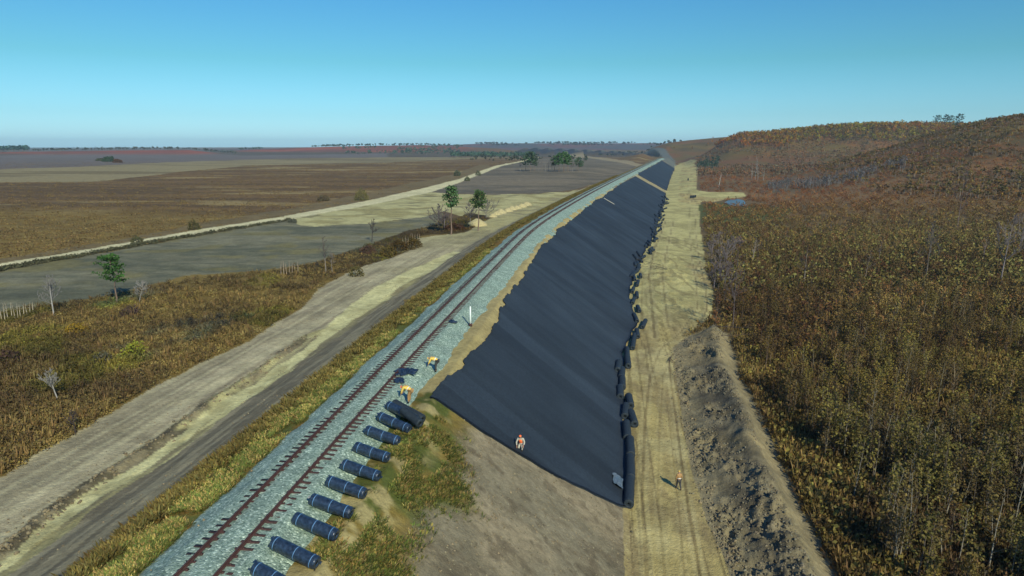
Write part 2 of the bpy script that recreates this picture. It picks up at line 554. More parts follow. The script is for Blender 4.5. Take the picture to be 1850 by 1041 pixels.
def mat_sheet():
    """dark geogrid sheet: faint seams running down the slope, dusty streaks"""
    m, N, L, b = mat_new("dark_geogrid")
    at = N.new("ShaderNodeAttribute"); at.attribute_name = "st"
    mp = N.new("ShaderNodeMapping"); mp.inputs["Scale"].default_value = (.55, .035, 1)
    L.new(at.outputs["Vector"], mp.inputs[0])
    n1 = N.new("ShaderNodeTexNoise"); n1.inputs["Scale"].default_value = 1; n1.inputs["Detail"].default_value = 6; n1.inputs["Roughness"].default_value = .7
    L.new(mp.outputs[0], n1.inputs["Vector"])
    n2 = N.new("ShaderNodeTexNoise"); n2.inputs["Scale"].default_value = .12; n2.inputs["Detail"].default_value = 3
    L.new(at.outputs["Vector"], n2.inputs["Vector"])
    n3 = N.new("ShaderNodeTexNoise"); n3.inputs["Scale"].default_value = 5; n3.inputs["Detail"].default_value = 3
    L.new(at.outputs["Vector"], n3.inputs["Vector"])
    cr = N.new("ShaderNodeValToRGB")
    cr.color_ramp.elements[0].color = (.018, .026, .036, 1); cr.color_ramp.elements[0].position = .3
    cr.color_ramp.elements[1].color = (.029, .041, .052, 1); cr.color_ramp.elements[1].position = .75
    L.new(n1.outputs["Fac"], cr.inputs[0])
    mr = N.new("ShaderNodeMapRange"); mr.inputs[1].default_value = .3; mr.inputs[2].default_value = .7
    mr.inputs[3].default_value = .8; mr.inputs[4].default_value = 1.25
    L.new(n2.outputs["Fac"], mr.inputs[0])
    mu = N.new("ShaderNodeMix"); mu.data_type = 'RGBA'; mu.blend_type = 'MULTIPLY'; mu.inputs[0].default_value = 1
    L.new(cr.outputs[0], mu.inputs[6]); L.new(mr.outputs[0], mu.inputs[7])
    mr3 = N.new("ShaderNodeMapRange"); mr3.inputs[1].default_value = .3; mr3.inputs[2].default_value = .7
    mr3.inputs[3].default_value = .8; mr3.inputs[4].default_value = 1.2
    L.new(n3.outputs["Fac"], mr3.inputs[0])
    mu2 = N.new("ShaderNodeMix"); mu2.data_type = 'RGBA'; mu2.blend_type = 'MULTIPLY'; mu2.inputs[0].default_value = 1
    L.new(mu.outputs[2], mu2.inputs[6]); L.new(mr3.outputs[0], mu2.inputs[7])
    sx = N.new("ShaderNodeSeparateXYZ"); L.new(at.outputs["Vector"], sx.inputs[0])
    dv = N.new("ShaderNodeMath"); dv.operation = 'DIVIDE'; dv.inputs[1].default_value = 4.2; L.new(sx.outputs[0], dv.inputs[0])
    fl = N.new("ShaderNodeMath"); fl.operation = 'FLOOR'; L.new(dv.outputs[0], fl.inputs[0])
    wn_ = N.new("ShaderNodeTexWhiteNoise"); wn_.noise_dimensions = '1D'; L.new(fl.outputs[0], wn_.inputs["W"])
    mr4 = N.new("ShaderNodeMapRange"); mr4.inputs[3].default_value = .84; mr4.inputs[4].default_value = 1.18; L.new(wn_.outputs["Value"], mr4.inputs[0])
    mu4 = N.new("ShaderNodeMix"); mu4.data_type = 'RGBA'; mu4.blend_type = 'MULTIPLY'; mu4.inputs[0].default_value = 1
    L.new(mu2.outputs[2], mu4.inputs[6]); L.new(mr4.outputs[0], mu4.inputs[7])
    # dusty scuffs and footprints
    v5 = N.new("ShaderNodeTexNoise"); v5.inputs["Scale"].default_value = 1.3; v5.inputs["Detail"].default_value = 8; v5.inputs["Roughness"].default_value = .8
    L.new(at.outputs["Vector"], v5.inputs["Vector"])
    m5 = N.new("ShaderNodeMapRange"); m5.inputs[1].default_value = .66; m5.inputs[2].default_value = .78; m5.inputs[3].default_value = 0; m5.inputs[4].default_value = .55
    L.new(v5.outputs["Fac"], m5.inputs[0])
    mu5 = N.new("ShaderNodeMix"); mu5.data_type = 'RGBA'; mu5.inputs[7].default_value = (.16, .15, .11, 1)
    L.new(m5.outputs[0], mu5.inputs[0]); L.new(mu4.outputs[2], mu5.inputs[6])
    L.new(mu5.outputs[2], b.inputs["Base Color"])
    b.inputs["Roughness"].default_value = .8; b.inputs["Specular IOR Level"].default_value = .25
    bp = N.new("ShaderNodeBump"); bp.inputs["Strength"].default_value = .22; bp.inputs["Distance"].default_value = .08
    L.new(n1.outputs["Fac"], bp.inputs["Height"]); L.new(bp.outputs[0], b.inputs["Normal"])
    return m


M_ballast = mat_ballast()
M_sheet = mat_sheet()
M_rail = mat_plain("rusty_rail", (.10, .045, .035), rough=.55, metal=.3, nscale=4)
M_sleeper = mat_plain("tarred_sleeper", (.055, .028, .024), rough=.8, nscale=6, namt=.4)
M_roll = mat_plain("glossy_black_wrap", (.018, .032, .055), rough=.33, spec=.6, nscale=7, namt=.6, bump=1.0)
M_roll2 = mat_plain("dull_black_fabric", (.020, .029, .036), rough=.7, spec=.3, nscale=6, namt=.3, bump=.4)
M_strap = mat_plain("pale_blue_strap", (.10, .21, .36), rough=.5)
M_core = mat_plain("dark_core", (.006, .008, .010), rough=.9)
M_white = mat_plain("white_paint", (.72, .78, .72), rough=.5, namt=.08)
M_water = mat_plain("pond_water", (.10, .15, .16), rough=.40, spec=.25, namt=.1)
M_skin = mat_plain("skin", (.36, .20, .13), rough=.6, namt=.05)
M_hivis = mat_plain("yellow_jacket", (.78, .52, .10), rough=.8, namt=.12, nscale=12)
M_orange = mat_plain("orange_cloth", (.85, .17, .05), rough=.8, namt=.12, nscale=12)
M_dark = mat_plain("dark_trousers", (.05, .05, .05), rough=.9, namt=.2, nscale=12)
M_pale = mat_plain("pale_trousers", (.40, .38, .30), rough=.9, namt=.2, nscale=12)
M_grey = mat_plain("faded_tan_cloth", (.34, .20, .08), rough=.9, namt=.2, nscale=12)
M_boot = mat_plain("boots", (.02, .016, .013), rough=.7)
M_tape = mat_plain("reflective_tape", (.75, .75, .68), rough=.35)

# ------------------------------------------------------------------ ground colours
def C3(*c): return np.array(c, float)


def lerp(a, b, w):
    w = np.asarray(w)[..., None]
    return a * (1 - w) + b * w


def poly_px(z, pts): return GP(pts, z)


P_HAUL = poly_px(ZR, [(1100, 1300), (1100, 900), (1090, 640), (1110, 500), (1180, 350), (1225, 296), (1247, 294), (1258, 301), (1262, 320), (1262, 348),
                      (1285, 351), (1345, 352), (1350, 358), (1300, 364), (1268, 367), (1270, 382), (1266, 398), (1276, 446), (1280, 490), (1293, 536), (1288, 574),
                      (1250, 601), (1216, 626), (1222, 690), (1241, 780), (1262, 880), (1292, 960), (1330, 1060), (1430, 1300)])
P_GRAVEL_L = poly_px(ZL, [(-200, 930), (0, 862), (60, 825), (170, 765), (215, 735), (290, 690), (370, 655), (440, 620), (540, 558), (584, 518), (659, 481), (705, 467),
                          (754, 450), (757, 430), (843, 420), (884, 396), (920, 385), (962, 372), (1030, 350), (1090, 330), (1200, 300), (1300, 420), (900, 700), (500, 1300), (-300, 1300)])
P_BRIGHT = poly_px(ZL, [(-80, 1060), (0, 1004), (60, 962), (152, 893), (277, 810), (400, 727), (513, 655), (620, 578), (589, 592), (667, 525), (740, 490), (819, 453),
                        (832, 458), (760, 500), (690, 540), (640, 580), (560, 640), (480, 700), (380, 765), (290, 830), (180, 905), (60, 990), (0, 1035), (-80, 1090)])
P_BRIGHT2 = poly_px(ZL, [(-60, 1110), (60, 1030), (130, 985), (230, 905), (330, 850), (420, 780), (520, 700), (545, 690), (450, 775), (350, 870), (250, 935), (150, 1010), (60, 1080), (0, 1120)])
P_FROAD = poly_px(ZL, [(-300, 521), (0, 476), (100, 460), (235, 437), (300, 425), (400, 409), (520, 390), (640, 367), (760, 343), (830, 326.5), (890, 306.5), (935, 292.5), (960, 286), (975, 281),
                       (978, 282), (965, 287), (940, 294), (893, 310.5), (835, 331), (790, 345), (768, 350.5), (650, 374), (525, 397), (400, 417), (300, 434), (235, 446), (100, 469), (0, 486), (-300, 533)])
P_CREAM = poly_px(ZL, [(525, 396), (600, 384), (650, 373), (770, 349), (840, 352), (940, 351), (1030, 347), (1050, 342), (1020, 356), (990, 368), (950, 380), (905, 392), (860, 398), (800, 383), (757, 393), (720, 398), (640, 406), (560, 409), (527, 407)])
P_GREYFIELD = poly_px(ZL, [(-400, 640), (-400, 552), (-300, 535), (0, 488), (100, 471), (235, 447), (400, 418), (520, 397), (560, 409), (720, 399), (800, 385), (790, 402), (700, 430), (640, 452), (560, 478), (480, 488), (330, 500), (190, 535), (0, 566)])
P_GREYFAR = poly_px(ZL, [(768, 350), (790, 342), (835, 331), (893, 310), (940, 294), (975, 285), (1060, 284), (1100, 287), (1140, 293), (1160, 300), (1130, 315), (1085, 330), (1045, 342), (1000, 348), (900, 352)])
P_STRIP = poly_px(ZL, [(-300, 512), (0, 468), (200, 435), (400, 398), (560, 370), (700, 343), (820, 318), (880, 300), (890, 306), (830, 327), (640, 368), (400, 410), (0, 477), (-300, 522)])
P_MOWN = poly_px(ZL, [(-500, 342), (0, 333), (150, 331), (300, 318), (460, 302), (640, 297), (800, 289), (940, 284), (940, 281), (700, 283), (460, 288), (300, 294), (150, 306), (0, 311), (-500, 316)])
P_GREYTOP = poly_px(ZL, [(-500, 316), (0, 311), (150, 306), (300, 294), (460, 288), (700, 282.5), (700, 277), (400, 279), (200, 280), (0, 281), (-500, 284)])
P_FARROAD = poly_px(ZL, [(880, 271), (960, 269.5), (1010, 272), (1090, 284), (1150, 295), (1190, 303), (1170, 305), (1120, 295), (1075, 287), (1000, 276), (940, 272.5)])
P_GREENR = poly_px(ZR, [(1266, 372), (1300, 366), (1370, 372), (1440, 380), (1400, 400), (1320, 412), (1272, 405)])
P_SCRUBL = poly_px(ZL, [(480, 492), (560, 478), (640, 452), (700, 430), (790, 402), (850, 385), (905, 392), (884, 397), (843, 420), (760, 426), (757, 452), (705, 468), (659, 482), (600, 500), (520, 500)])


def ground_color(x, y, z, s, t):
    n1 = fbm(x / 7, y / 7, 101, 4); n2 = fbm(x / 30, y / 30, 102, 4); n3 = fbm(x / 1.6, y / 1.6, 103, 3)
    r = np.hypot(x, y)
    st_ = fbm(t / 1.1, s / 22, 104, 4); st2 = fbm(t / .35, s / 9, 105, 3)
    streakx = fbm(x / 60 + y / 300, y / 9, 106, 4)
    wa = np.clip(r * .010, .35, 7)
    wx = x + (fbm(x / (wa * 3), y / (wa * 3), 107, 3) - .5) * wa * 2
    wy = y + (fbm(x / (wa * 3), y / (wa * 3), 108, 3) - .5) * wa * 3.5
    cls = np.zeros(x.shape, int)            # 0 ground
    # ---- left fields
    gold = lerp(C3(.23, .16, .04), C3(.14, .095, .03), n1)
    brown = lerp(C3(.165, .100, .038), C3(.105, .066, .028), sst(.3, .7, streakx))
    brown = lerp(brown, C3(.28, .21, .085), sst(.55, .75, fbm(x / 50, y / 14, 120, 4)) * .85)
    c = lerp(gold, brown, sst(170, 215, y + x * .25))
    rgt = t > 0
    # ---- right scrub floor
    rc = lerp(C3(.085, .060, .028), C3(.165, .115, .045), n1)
    rc = lerp(rc, C3(.18, .14, .05), sst(.5, .7, n2) * .7)
    rmid = lerp(C3(.19, .115, .050), C3(.125, .09, .045), sst(.35, .65, fbm(x / 45, y / 30, 121, 4)))
    rc = lerp(rc, rmid, sst(180, 380, y))
    rc = lerp(rc, lerp(C3(.15, .075, .030), C3(.12, .085, .03), sst(.4, .6, n2)), sst(430, 700, y))
    c = np.where(rgt[:, None], rc, c)
    # far land
    farc = lerp(C3(.10, .085, .050), C3(.085, .055, .035), n2)
    c = lerp(c, farc, sst(1300, 1500, y) * (~rgt))

    def put(P, colr, cl=None, w=1.0, warp=1.0):
        m = inpoly(x + (wx - x) * warp, y + (wy - y) * warp, P)
        ww = (w if np.ndim(w) else np.full(x.shape, float(w))) * m
        c[:] = lerp(c, colr, ww)
        if cl is not None: cls[m] = cl
        return m
    sideL = (~rgt) * 1.0
    put(P_MOWN, lerp(C3(.26, .215, .105), C3(.17, .135, .065), sst(.4, .6, fbm(x / 90, y / 20, 122, 3))), w=sideL * .9)
    put(P_GREYTOP, lerp(C3(.155, .125, .105), C3(.12, .10, .08), n2), w=sideL)
    put(P_STRIP, lerp(C3(.20, .145, .065), C3(.13, .10, .045), n1), w=sideL * .9)
    put(P_GREYFIELD, lerp(lerp(C3(.195, .180, .105), C3(.110, .110, .066), sst(.32, .66, .6 * fbm(x / 25, y / 7, 123, 5) + .4 * fbm(x / 4 + y / 9, y / 1.6, 126, 4))), C3(.20, .17, .06), sst(.50, .70, n1) * .6), w=sideL)
    put(P_GREYFAR, lerp(C3(.185, .150, .095), C3(.110, .095, .065), sst(.32, .66, .6 * fbm(x / 60, y / 20, 124, 4) + .4 * fbm(x / 12, y / 6, 127, 4))), w=sideL)
    put(P_CREAM, lerp(lerp(C3(.43, .39, .175), C3(.31, .27, .11), sst(.4, .65, n1)), C3(.16, .14, .07), sst(.66, .74, fbm(x / 9, y / 3.5, 125, 3)) * .8), w=sideL)
    put(P_SCRUBL, lerp(C3(.085, .055, .014), C3(.05, .035, .012), n1), w=sideL)
    # gravelly dirt ground left of the line
    gl = lerp(C3(.40, .345, .20), C3(.29, .25, .145), sst(.35, .65, st_))
    gl = lerp(gl, C3(.20, .165, .10), sst(.60, .68, fbm(t / .7, s / 14, 138, 3)) * .5)
    gl = lerp(gl, C3(.43, .385, .21), sst(.55, .72, st2) * .30)
    gl = lerp(gl, C3(.15, .125, .07), sst(.60, .72, n1) * .3)
    tl = fbm(t / .45, s / 70, 149, 3)
    gl = lerp(gl, C3(.19, .155, .09), sst(.60, .68, tl) * .45)
    gl = lerp(gl, C3(.50, .45, .25), sst(.42, .34, tl) * .45)
    put(P_GRAVEL_L, gl, 1, w=sideL, warp=.8)
    nearline = sst(-28, -24, t) * sst(-10.5, -12.5, t) * 0
    m2 = inpoly(x, y, P_GRAVEL_L) & (t > -24) & (t < -11.5) & (y < 150)
    # lower haul strip between the clod bank and the slope: yellower with bright scraped streaks
    strip = inpoly(x, y, np.concatenate([BANKL[:8], P_BRIGHT[8:12], GP([(900, 560), (500, 1300), (-300, 1300)], ZL)]))
    yl = lerp(C3(.33, .29, .125), C3(.25, .215, .105), sst(.4, .6, n1))
    yl = lerp(yl, C3(.56, .51, .22), sst(.53, .60, fbm(t / .9 + 3, s / 12, 130, 4)) * .85)
    yl = lerp(yl, C3(.20, .17, .095), sst(.54, .62, fbm(t / 1.0 + 9, s / 10, 131, 4)) * .7)
    c[:] = lerp(c, yl, strip * sideL * (t < -11))
    put(P_BRIGHT, lerp(C3(.58, .54, .25), C3(.44, .40, .18), sst(.5, .7, n3)), w=sideL * .92, warp=.9)
    put(P_BRIGHT2, C3(.50, .46, .20), w=sideL * sst(.46, .58, fbm(t / .9, s / 8, 132, 4)) * .85, warp=.9)
    m = inpoly(wx, wy, BANKL)
    c[:] = lerp(c, lerp(C3(.22, .18, .10), C3(.085, .068, .04), sst(.38, .58, n3)), m * sst(.34, .48, fbm(x / 2.5, y / 5, 148, 3)) * .9 * sideL)
    # further up: yellow dirt beside the line
    yy = sst(110, 190, y + (n1 - .5) * 60) * (t < -4) * (t > -40) * (y < 520) * inpoly(x, y, P_GRAVEL_L)
    c[:] = lerp(c, lerp(C3(.40, .36, .15), C3(.27, .24, .11), sst(.4, .62, n1)), yy * .8)
    put(P_FROAD, lerp(C3(.62, .56, .31), C3(.50, .45, .24), n1), 2, w=sideL, warp=.25)
    put(P_FARROAD, C3(.30, .24, .13), w=sideL * .8, warp=.3)
    # ---- right
    hr = lerp(C3(.42, .335, .125), C3(.33, .26, .105), sst(.4, .6, st_))
    hr = lerp(hr, C3(.47, .40, .175), sst(.50, .68, n1) * .7)
    hr = lerp(hr, C3(.22, .165, .08), sst(.56, .70, fbm(x / 2.2, y / 6, 136, 4)) * .55)
    hr = lerp(hr, C3(.14, .105, .045), sst(.60, .66, fbm(t / .30, s / 26, 133, 3)) * .55)
    tt = t - toeR(y)
    pale = lerp(C3(.46, .41, .165), C3(.34, .30, .12), sst(.4, .62, n1))
    wpale = sst(105, 125, y)
    hr = lerp(hr, pale, wpale * sst(.35, .55, fbm(x / 9, y / 22, 134, 3) + .25 * (tt < 8)))
    rut = sst(.62, .7, 1 - np.abs(fbm(x / 3.5, y / 16, 135, 3) - .5) * 6)
    hr = lerp(hr, C3(.17, .135, .06), rut * .5 * sst(100, 115, y) * (y < 230))
    for rp_, wd_, am_ in RUTS:
        near_ = (y > rp_[:, 1].min() - 3) & (y < rp_[:, 1].max() + 3) & (t > 10)
        e = np.full(x.shape, 99.); e[near_] = edgedist(wx[near_] * .5 + x[near_] * .5, y[near_], rp_, False)
        wv = (1 - sst(wd_ * .5, wd_ * 1.3, e)) * am_ * (.45 + .9 * (fbm(x / 1.4, y / 3.5, 137, 2) - .2))
        hr = lerp(hr, C3(.13, .095, .045), np.clip(wv, 0, 1))
        e2 = (1 - sst(wd_ * .8, wd_ * 1.5, np.abs(e - wd_ * 2.2))) * am_ * .4
        hr = lerp(hr, C3(.50, .43, .20), np.clip(e2, 0, 1))
    mh = put(P_HAUL, hr, 3, w=rgt * 1.0, warp=.8)
    put(P_GREENR, lerp(C3(.10, .11, .03), C3(.075, .075, .025), n1), w=rgt * 1.0)
    msp = inpoly(wx, wy, SPOIL)
    ed = edgedist(x, y, SPOIL)
    sp = lerp(C3(.205, .172, .098), C3(.105, .09, .056), sst(.35, .6, n3))
    sp = lerp(sp, C3(.29, .23, .11), sst(.5, .68, n1) * .6)
    sp = lerp(sp, C3(.30, .25, .13), sst(2.8, 1.4, ed) * .6)
    c[:] = lerp(c, sp, msp * 1.0)
    cls[msp] = 4
    # verge around the spoil
    vg = (~msp) & rgt & (ed < 5) & (~mh)
    c[:] = lerp(c, lerp(C3(.28, .22, .10), C3(.15, .115, .05), n3), vg * (1 - sst(1.0, 4.2, ed + (n1 - .5) * 3)) * .9)
    # ---- embankment faces
    emb = (z > np.where(rgt, ZR, ZL) + .22) & (np.abs(t) < np.where((s > s_of_y(1075) + 330) & (t < 0), 40, np.where(rgt, toeR(y) + .2, 13.8))) & (s < _sg[-1] - 5) 
    er = lerp(C3(.225, .192, .118), C3(.180, .152, .092), sst(.35, .62, fbm(t / 6, s / 1.6, 140, 4)))
    er = lerp(er, C3(.30, .24, .14), sst(.52, .7, n1) * .6)
    er = lerp(er, C3(.10, .075, .045), sst(.60, .68, fbm(x / .9, y / .9, 145, 4)) * .5)
    er = lerp(er, C3(.13, .10, .06), sst(.57, .66, fbm(t / 2.5 + s / 9, (s - t * .3) / .55, 146, 3)) * .45)
    er = lerp(er, C3(.10, .12, .11), sst(870, 900, y) * .8)          # bare grey stone beyond the last sheet
    grass = lerp(C3(.090, .105, .022), C3(.20, .145, .035), sst(.42, .62, fbm(x / 1.8, y / 1.8, 141, 4)))
    edge = 7.6 + (fbm(s / 3, s * 0, 142, 3) - .5) * 4.5
    er = lerp(er, grass, (1 - sst(-.9, .9, t - edge)) * (y < 64))
    er = lerp(er, C3(.38, .31, .13), sst(.44, .56, fbm(x / 1.2, y / 1.2, 147, 3)) * (1 - sst(5.0, 6.6, t)) * (y < 49) * .9)
    er = lerp(er, C3(.40, .32, .13), (t < 5.6) * (y >= 49) * (y < 300) * .9)
    el = lerp(C3(.30, .255, .145), C3(.185, .155, .092), sst(.42, .58, fbm(s / 9, t / .5, 143, 4)))
    gl_ = lerp(C3(.095, .105, .025), C3(.19, .115, .025), sst(.38, .62, fbm(x / 1.5, y / 1.5, 144, 4) + .45 * sst(-4.8, -6.2, t) - .15 + .2 * sst(50, 80, y)))
    el = lerp(el, gl_, sst(-6.7, -5.7, t + (n3 - .5) * 1.4))
    er = lerp(er, lerp(C3(.36, .30, .15), C3(.25, .21, .11), n3), (y > 425) * (y < 452) * .8)
    dk = sst(1380, 1480, s - s_of_y(0) + 0) * 0
    ec = np.where(rgt[:, None], er, el)
    farb = (s > s_of_y(1075) + 330) & (t < 0)
    ec = lerp(ec, lerp(C3(.030, .036, .048), C3(.055, .05, .05), sst(.5, .7, n2)), farb * 1.0)
    c[:] = lerp(c, ec, emb * 1.0)
    cls[emb] = 5
    # ---- hills
    hill = (z > -1.0) & (np.abs(t) > 30) & (y > 250)
    hr_ = (t > 0) & (y < 1500)
    px = 925 + x / np.maximum(y, 1) * 1275
    hc = lerp(C3(.165, .080, .030), C3(.13, .09, .028), sst(.4, .6, fbm(x / 60, y / 60, 151, 4)))
    hc = lerp(hc, C3(.075, .055, .024), sst(.5, .68, fbm(x / 40, y / 40, 152, 4)) * .8)
    c[:] = lerp(c, hc, sst(-4, 12, z) * hr_ * (np.abs(t) > 30))
    red = lerp(C3(.27, .075, .038), C3(.16, .060, .038), sst(.35, .65, fbm(x / 120, y / 80, 153, 3)))
    c[:] = lerp(c, red, sst(-4, 1, z) * (~hr_) * (y > 1200) * (y < 3000) * sst(880, 820, px) )
    c[:] = lerp(c, lerp(C3(.12, .05, .045), C3(.07, .06, .06), sst(.4, .6, fbm(x / 300, y / 200, 154, 3))), sst(-5, -2, z) * (y > 3000) * 1.0)
    cls[hill] = 6
    return np.clip(c, .004, .9), cls


# ------------------------------------------------------------------ ground sheet (one polar grid, split by use)
def build_ground():
    fine = np.arange(-44, 44.01, .125)
    coarse = np.concatenate([np.arange(-180, -44, 3.0)])
    coarse2 = np.concatenate([np.arange(46, 180, 3.0)])
    ang = np.radians(np.concatenate([coarse, fine, coarse2]))
    rr = [0.0, 4, 8, 12, 16, 19, 21]
    while rr[-1] < 9000:
        rr.append(rr[-1] * (1.0052 if rr[-1] > 40 and rr[-1] < 1500 else (1.008 if rr[-1] <= 40 else 1.02)))
    rr = np.array(rr)
    A, Rr = np.meshgrid(ang, rr)
    x = (np.sin(A) * Rr).ravel(); y = (np.cos(A) * Rr).ravel()
    s, t, zt = st_of(x, y)
    z = height(x, y, (s, t, zt))
    c, cls = ground_color(x, y, z, s, t)
    na, nr = len(ang), len(rr)
    idx = np.arange(na * nr).reshape(nr, na)
    nxt = np.roll(idx, -1, axis=1)
    Q = np.stack([idx[:-1], nxt[:-1], nxt[1:], idx[1:]], -1).reshape(-1, 4)[:, ::-1]
    fc = cls[Q[:, 0]]
    V = np.stack([x, y, z], 1)
    names = {0: "ground", 1: "dirt_ground", 2: "field_road", 3: "dirt_road", 4: "spoil_ridge", 5: "railway_embankment", 6: "hills"}
    for k, nm in names.items():
        q = Q[fc == k]
        if not len(q): continue
        u, inv = np.unique(q, return_inverse=True)
        me = np_mesh(nm, V[u], inv.reshape(-1, 4), c[u], smooth=True)
        tag(obj(nm, me, M_ground), kind="structure")


build_ground()

# ------------------------------------------------------------------ ballast bed
def build_ballast():
    s0, s1 = s_of_y(-60), s_of_y(1110)
    ss = [s0]
    c0 = s_of_y(0)
    while ss[-1] < s1:
        ss.append(ss[-1] + max(.22, abs(ss[-1] - c0) * .005))
    ss = np.array(ss)
    tt = np.array([-4.3, -3.9, -3.5, -3.1, -2.6, -2.2, -1.8, -1.5, -1.25, -1.0, -.62, -.45, -.2, 0, .2, .45, .62, 1.0, 1.25, 1.5, 1.8, 2.2, 2.6, 3.1, 3.5, 3.9, 4.3])
    S, T = np.meshgrid(ss, tt, indexing='ij')
    edge_ = np.where(T < 0, .84, .80 + .20 * sst(s_of_y(42), s_of_y(62), S))
    wob = 1 + np.where(np.abs(T) > 2, (fbm(S / 2.5, T * 0, 71, 3) - .5) * .28, 0)
    T2 = np.where(np.abs(T) > 1.5, np.sign(T) * (1.5 + (np.abs(T) - 1.5) * edge_), T) * wob
    wide = 1 + .22 * sst(s_of_y(60), s_of_y(160), S) * (T > 2)
    T2 = T2 * wide
    x, y, z = at_s(S, T2)
    z = z + ballast_z(T) + (fbm(S * 2.2, T * 2.2, 72, 3) - .5) * .10 * (np.abs(T) > .2)
    z[:, 0] -= .5; z[:, -1] -= .5
    n, m = S.shape
    i = np.arange(n * m).reshape(n, m)
    Q = np.stack([i[:-1, :-1], i[1:, :-1], i[1:, 1:], i[:-1, 1:]], -1).reshape(-1, 4)[:, ::-1]
    me = np_mesh("ballast_bed", np.stack([x.ravel(), y.ravel(), z.ravel()], 1), Q, smooth=True)
    tag(obj("ballast_bed", me, M_ballast), kind="structure")


build_ballast()

# ------------------------------------------------------------------ railway track
def build_track():
    root = empty("railway_track", (*[float(v) for v in at_s(s_of_y(30), 0)[:2]], 0))
    tag(root, "single rusty railway track on pale green crushed stone along the crest of the embankment", "railway track")
    ox, oy = root.location.x, root.location.y
    prof = [(-.065, -.155), (-.065, -.145), (-.012, -.13), (-.012, -.045), (-.037, -.035), (-.037, 0), (.037, 0), (.037, -.035), (.012, -.045), (.012, -.13), (.065, -.145), (.065, -.155)]
    s0, s1 = s_of_y(-55), s_of_y(1100)
    ss = [s0]
    c0 = s_of_y(0)
    while ss[-1] < s1: ss.append(ss[-1] + max(.8, abs(ss[-1] - c0) * .01))
    ss = np.array(ss)
    for sd in (-1, 1):
        V = []
        for a, b in prof:
            x, y, z = at_s(ss, sd * .795 + a)
            V.append(np.stack([x - ox, y - oy, z + b], 1))
        V = np.stack(V, 1)
        n, m = V.shape[:2]
        i = np.arange(n * m).reshape(n, m); j = np.roll(i, -1, 1)
        Q = np.stack([i[:-1], j[:-1], j[1:], i[1:]], -1).reshape(-1, 4)
        me = np_mesh("rail", V.reshape(-1, 3), Q)
        obj("rail", me, M_rail, root)
    # sleepers
    bx = []
    V0, Q0 = boxq(0, 0, -.255, 2.7, .17, .17)
    P = MB(); P.add(V0, Q0)
    for sd in (-1, 1):                       # tie plates and bolts
        v, q = boxq(sd * .795, 0, -.155, .36, .17, .014); P.add(v, q)
        for ax in (-.13, .13):
            v, q = boxq(sd * .795 + ax, 0, -.135, .05, .12, .05); P.add(v, q)
    base, bq, bc = P.arr()
    mesh = np_mesh("sleeper", base, bq)
    mesh.materials.append(M_sleeper)
    s_first = s_of_y(17.5)
    k = 0; s = s_of_y(-50); rest = MB()
    while s < s1:
        x, y, z = at_s(s + random.uniform(-.03, .03), random.uniform(-.04, .04))
        dx = float(np.interp(s, _sg, _tx)); dy = float(np.interp(s, _sg, _ty))
        a = math.atan2(dy, dx) - math.pi / 2 + random.uniform(-.015, .015)
        if s >= s_first and k < 99:
            o = obj("sleeper", mesh, None, root)
            o.location = (float(x) - ox, float(y) - oy, float(z) + random.choice((-.028, -.012, 0, 0))); o.rotation_euler = (0, 0, a)
            k += 1
        else:
            c_, s_ = math.cos(a), math.sin(a)
            vb, qb = (base, bq) if s < 300 else (V0, Q0)
            W = vb.copy(); W[:, 0] = vb[:, 0] * c_ - vb[:, 1] * s_ + x - ox; W[:, 1] = vb[:, 0] * s_ + vb[:, 1] * c_ + y - oy; W[:, 2] += z
            rest.add(W, qb)
        s += .56
    tag(obj("sleeper", rest.mesh("sleepers_far"), M_sleeper, root), kind="stuff")


build_track()

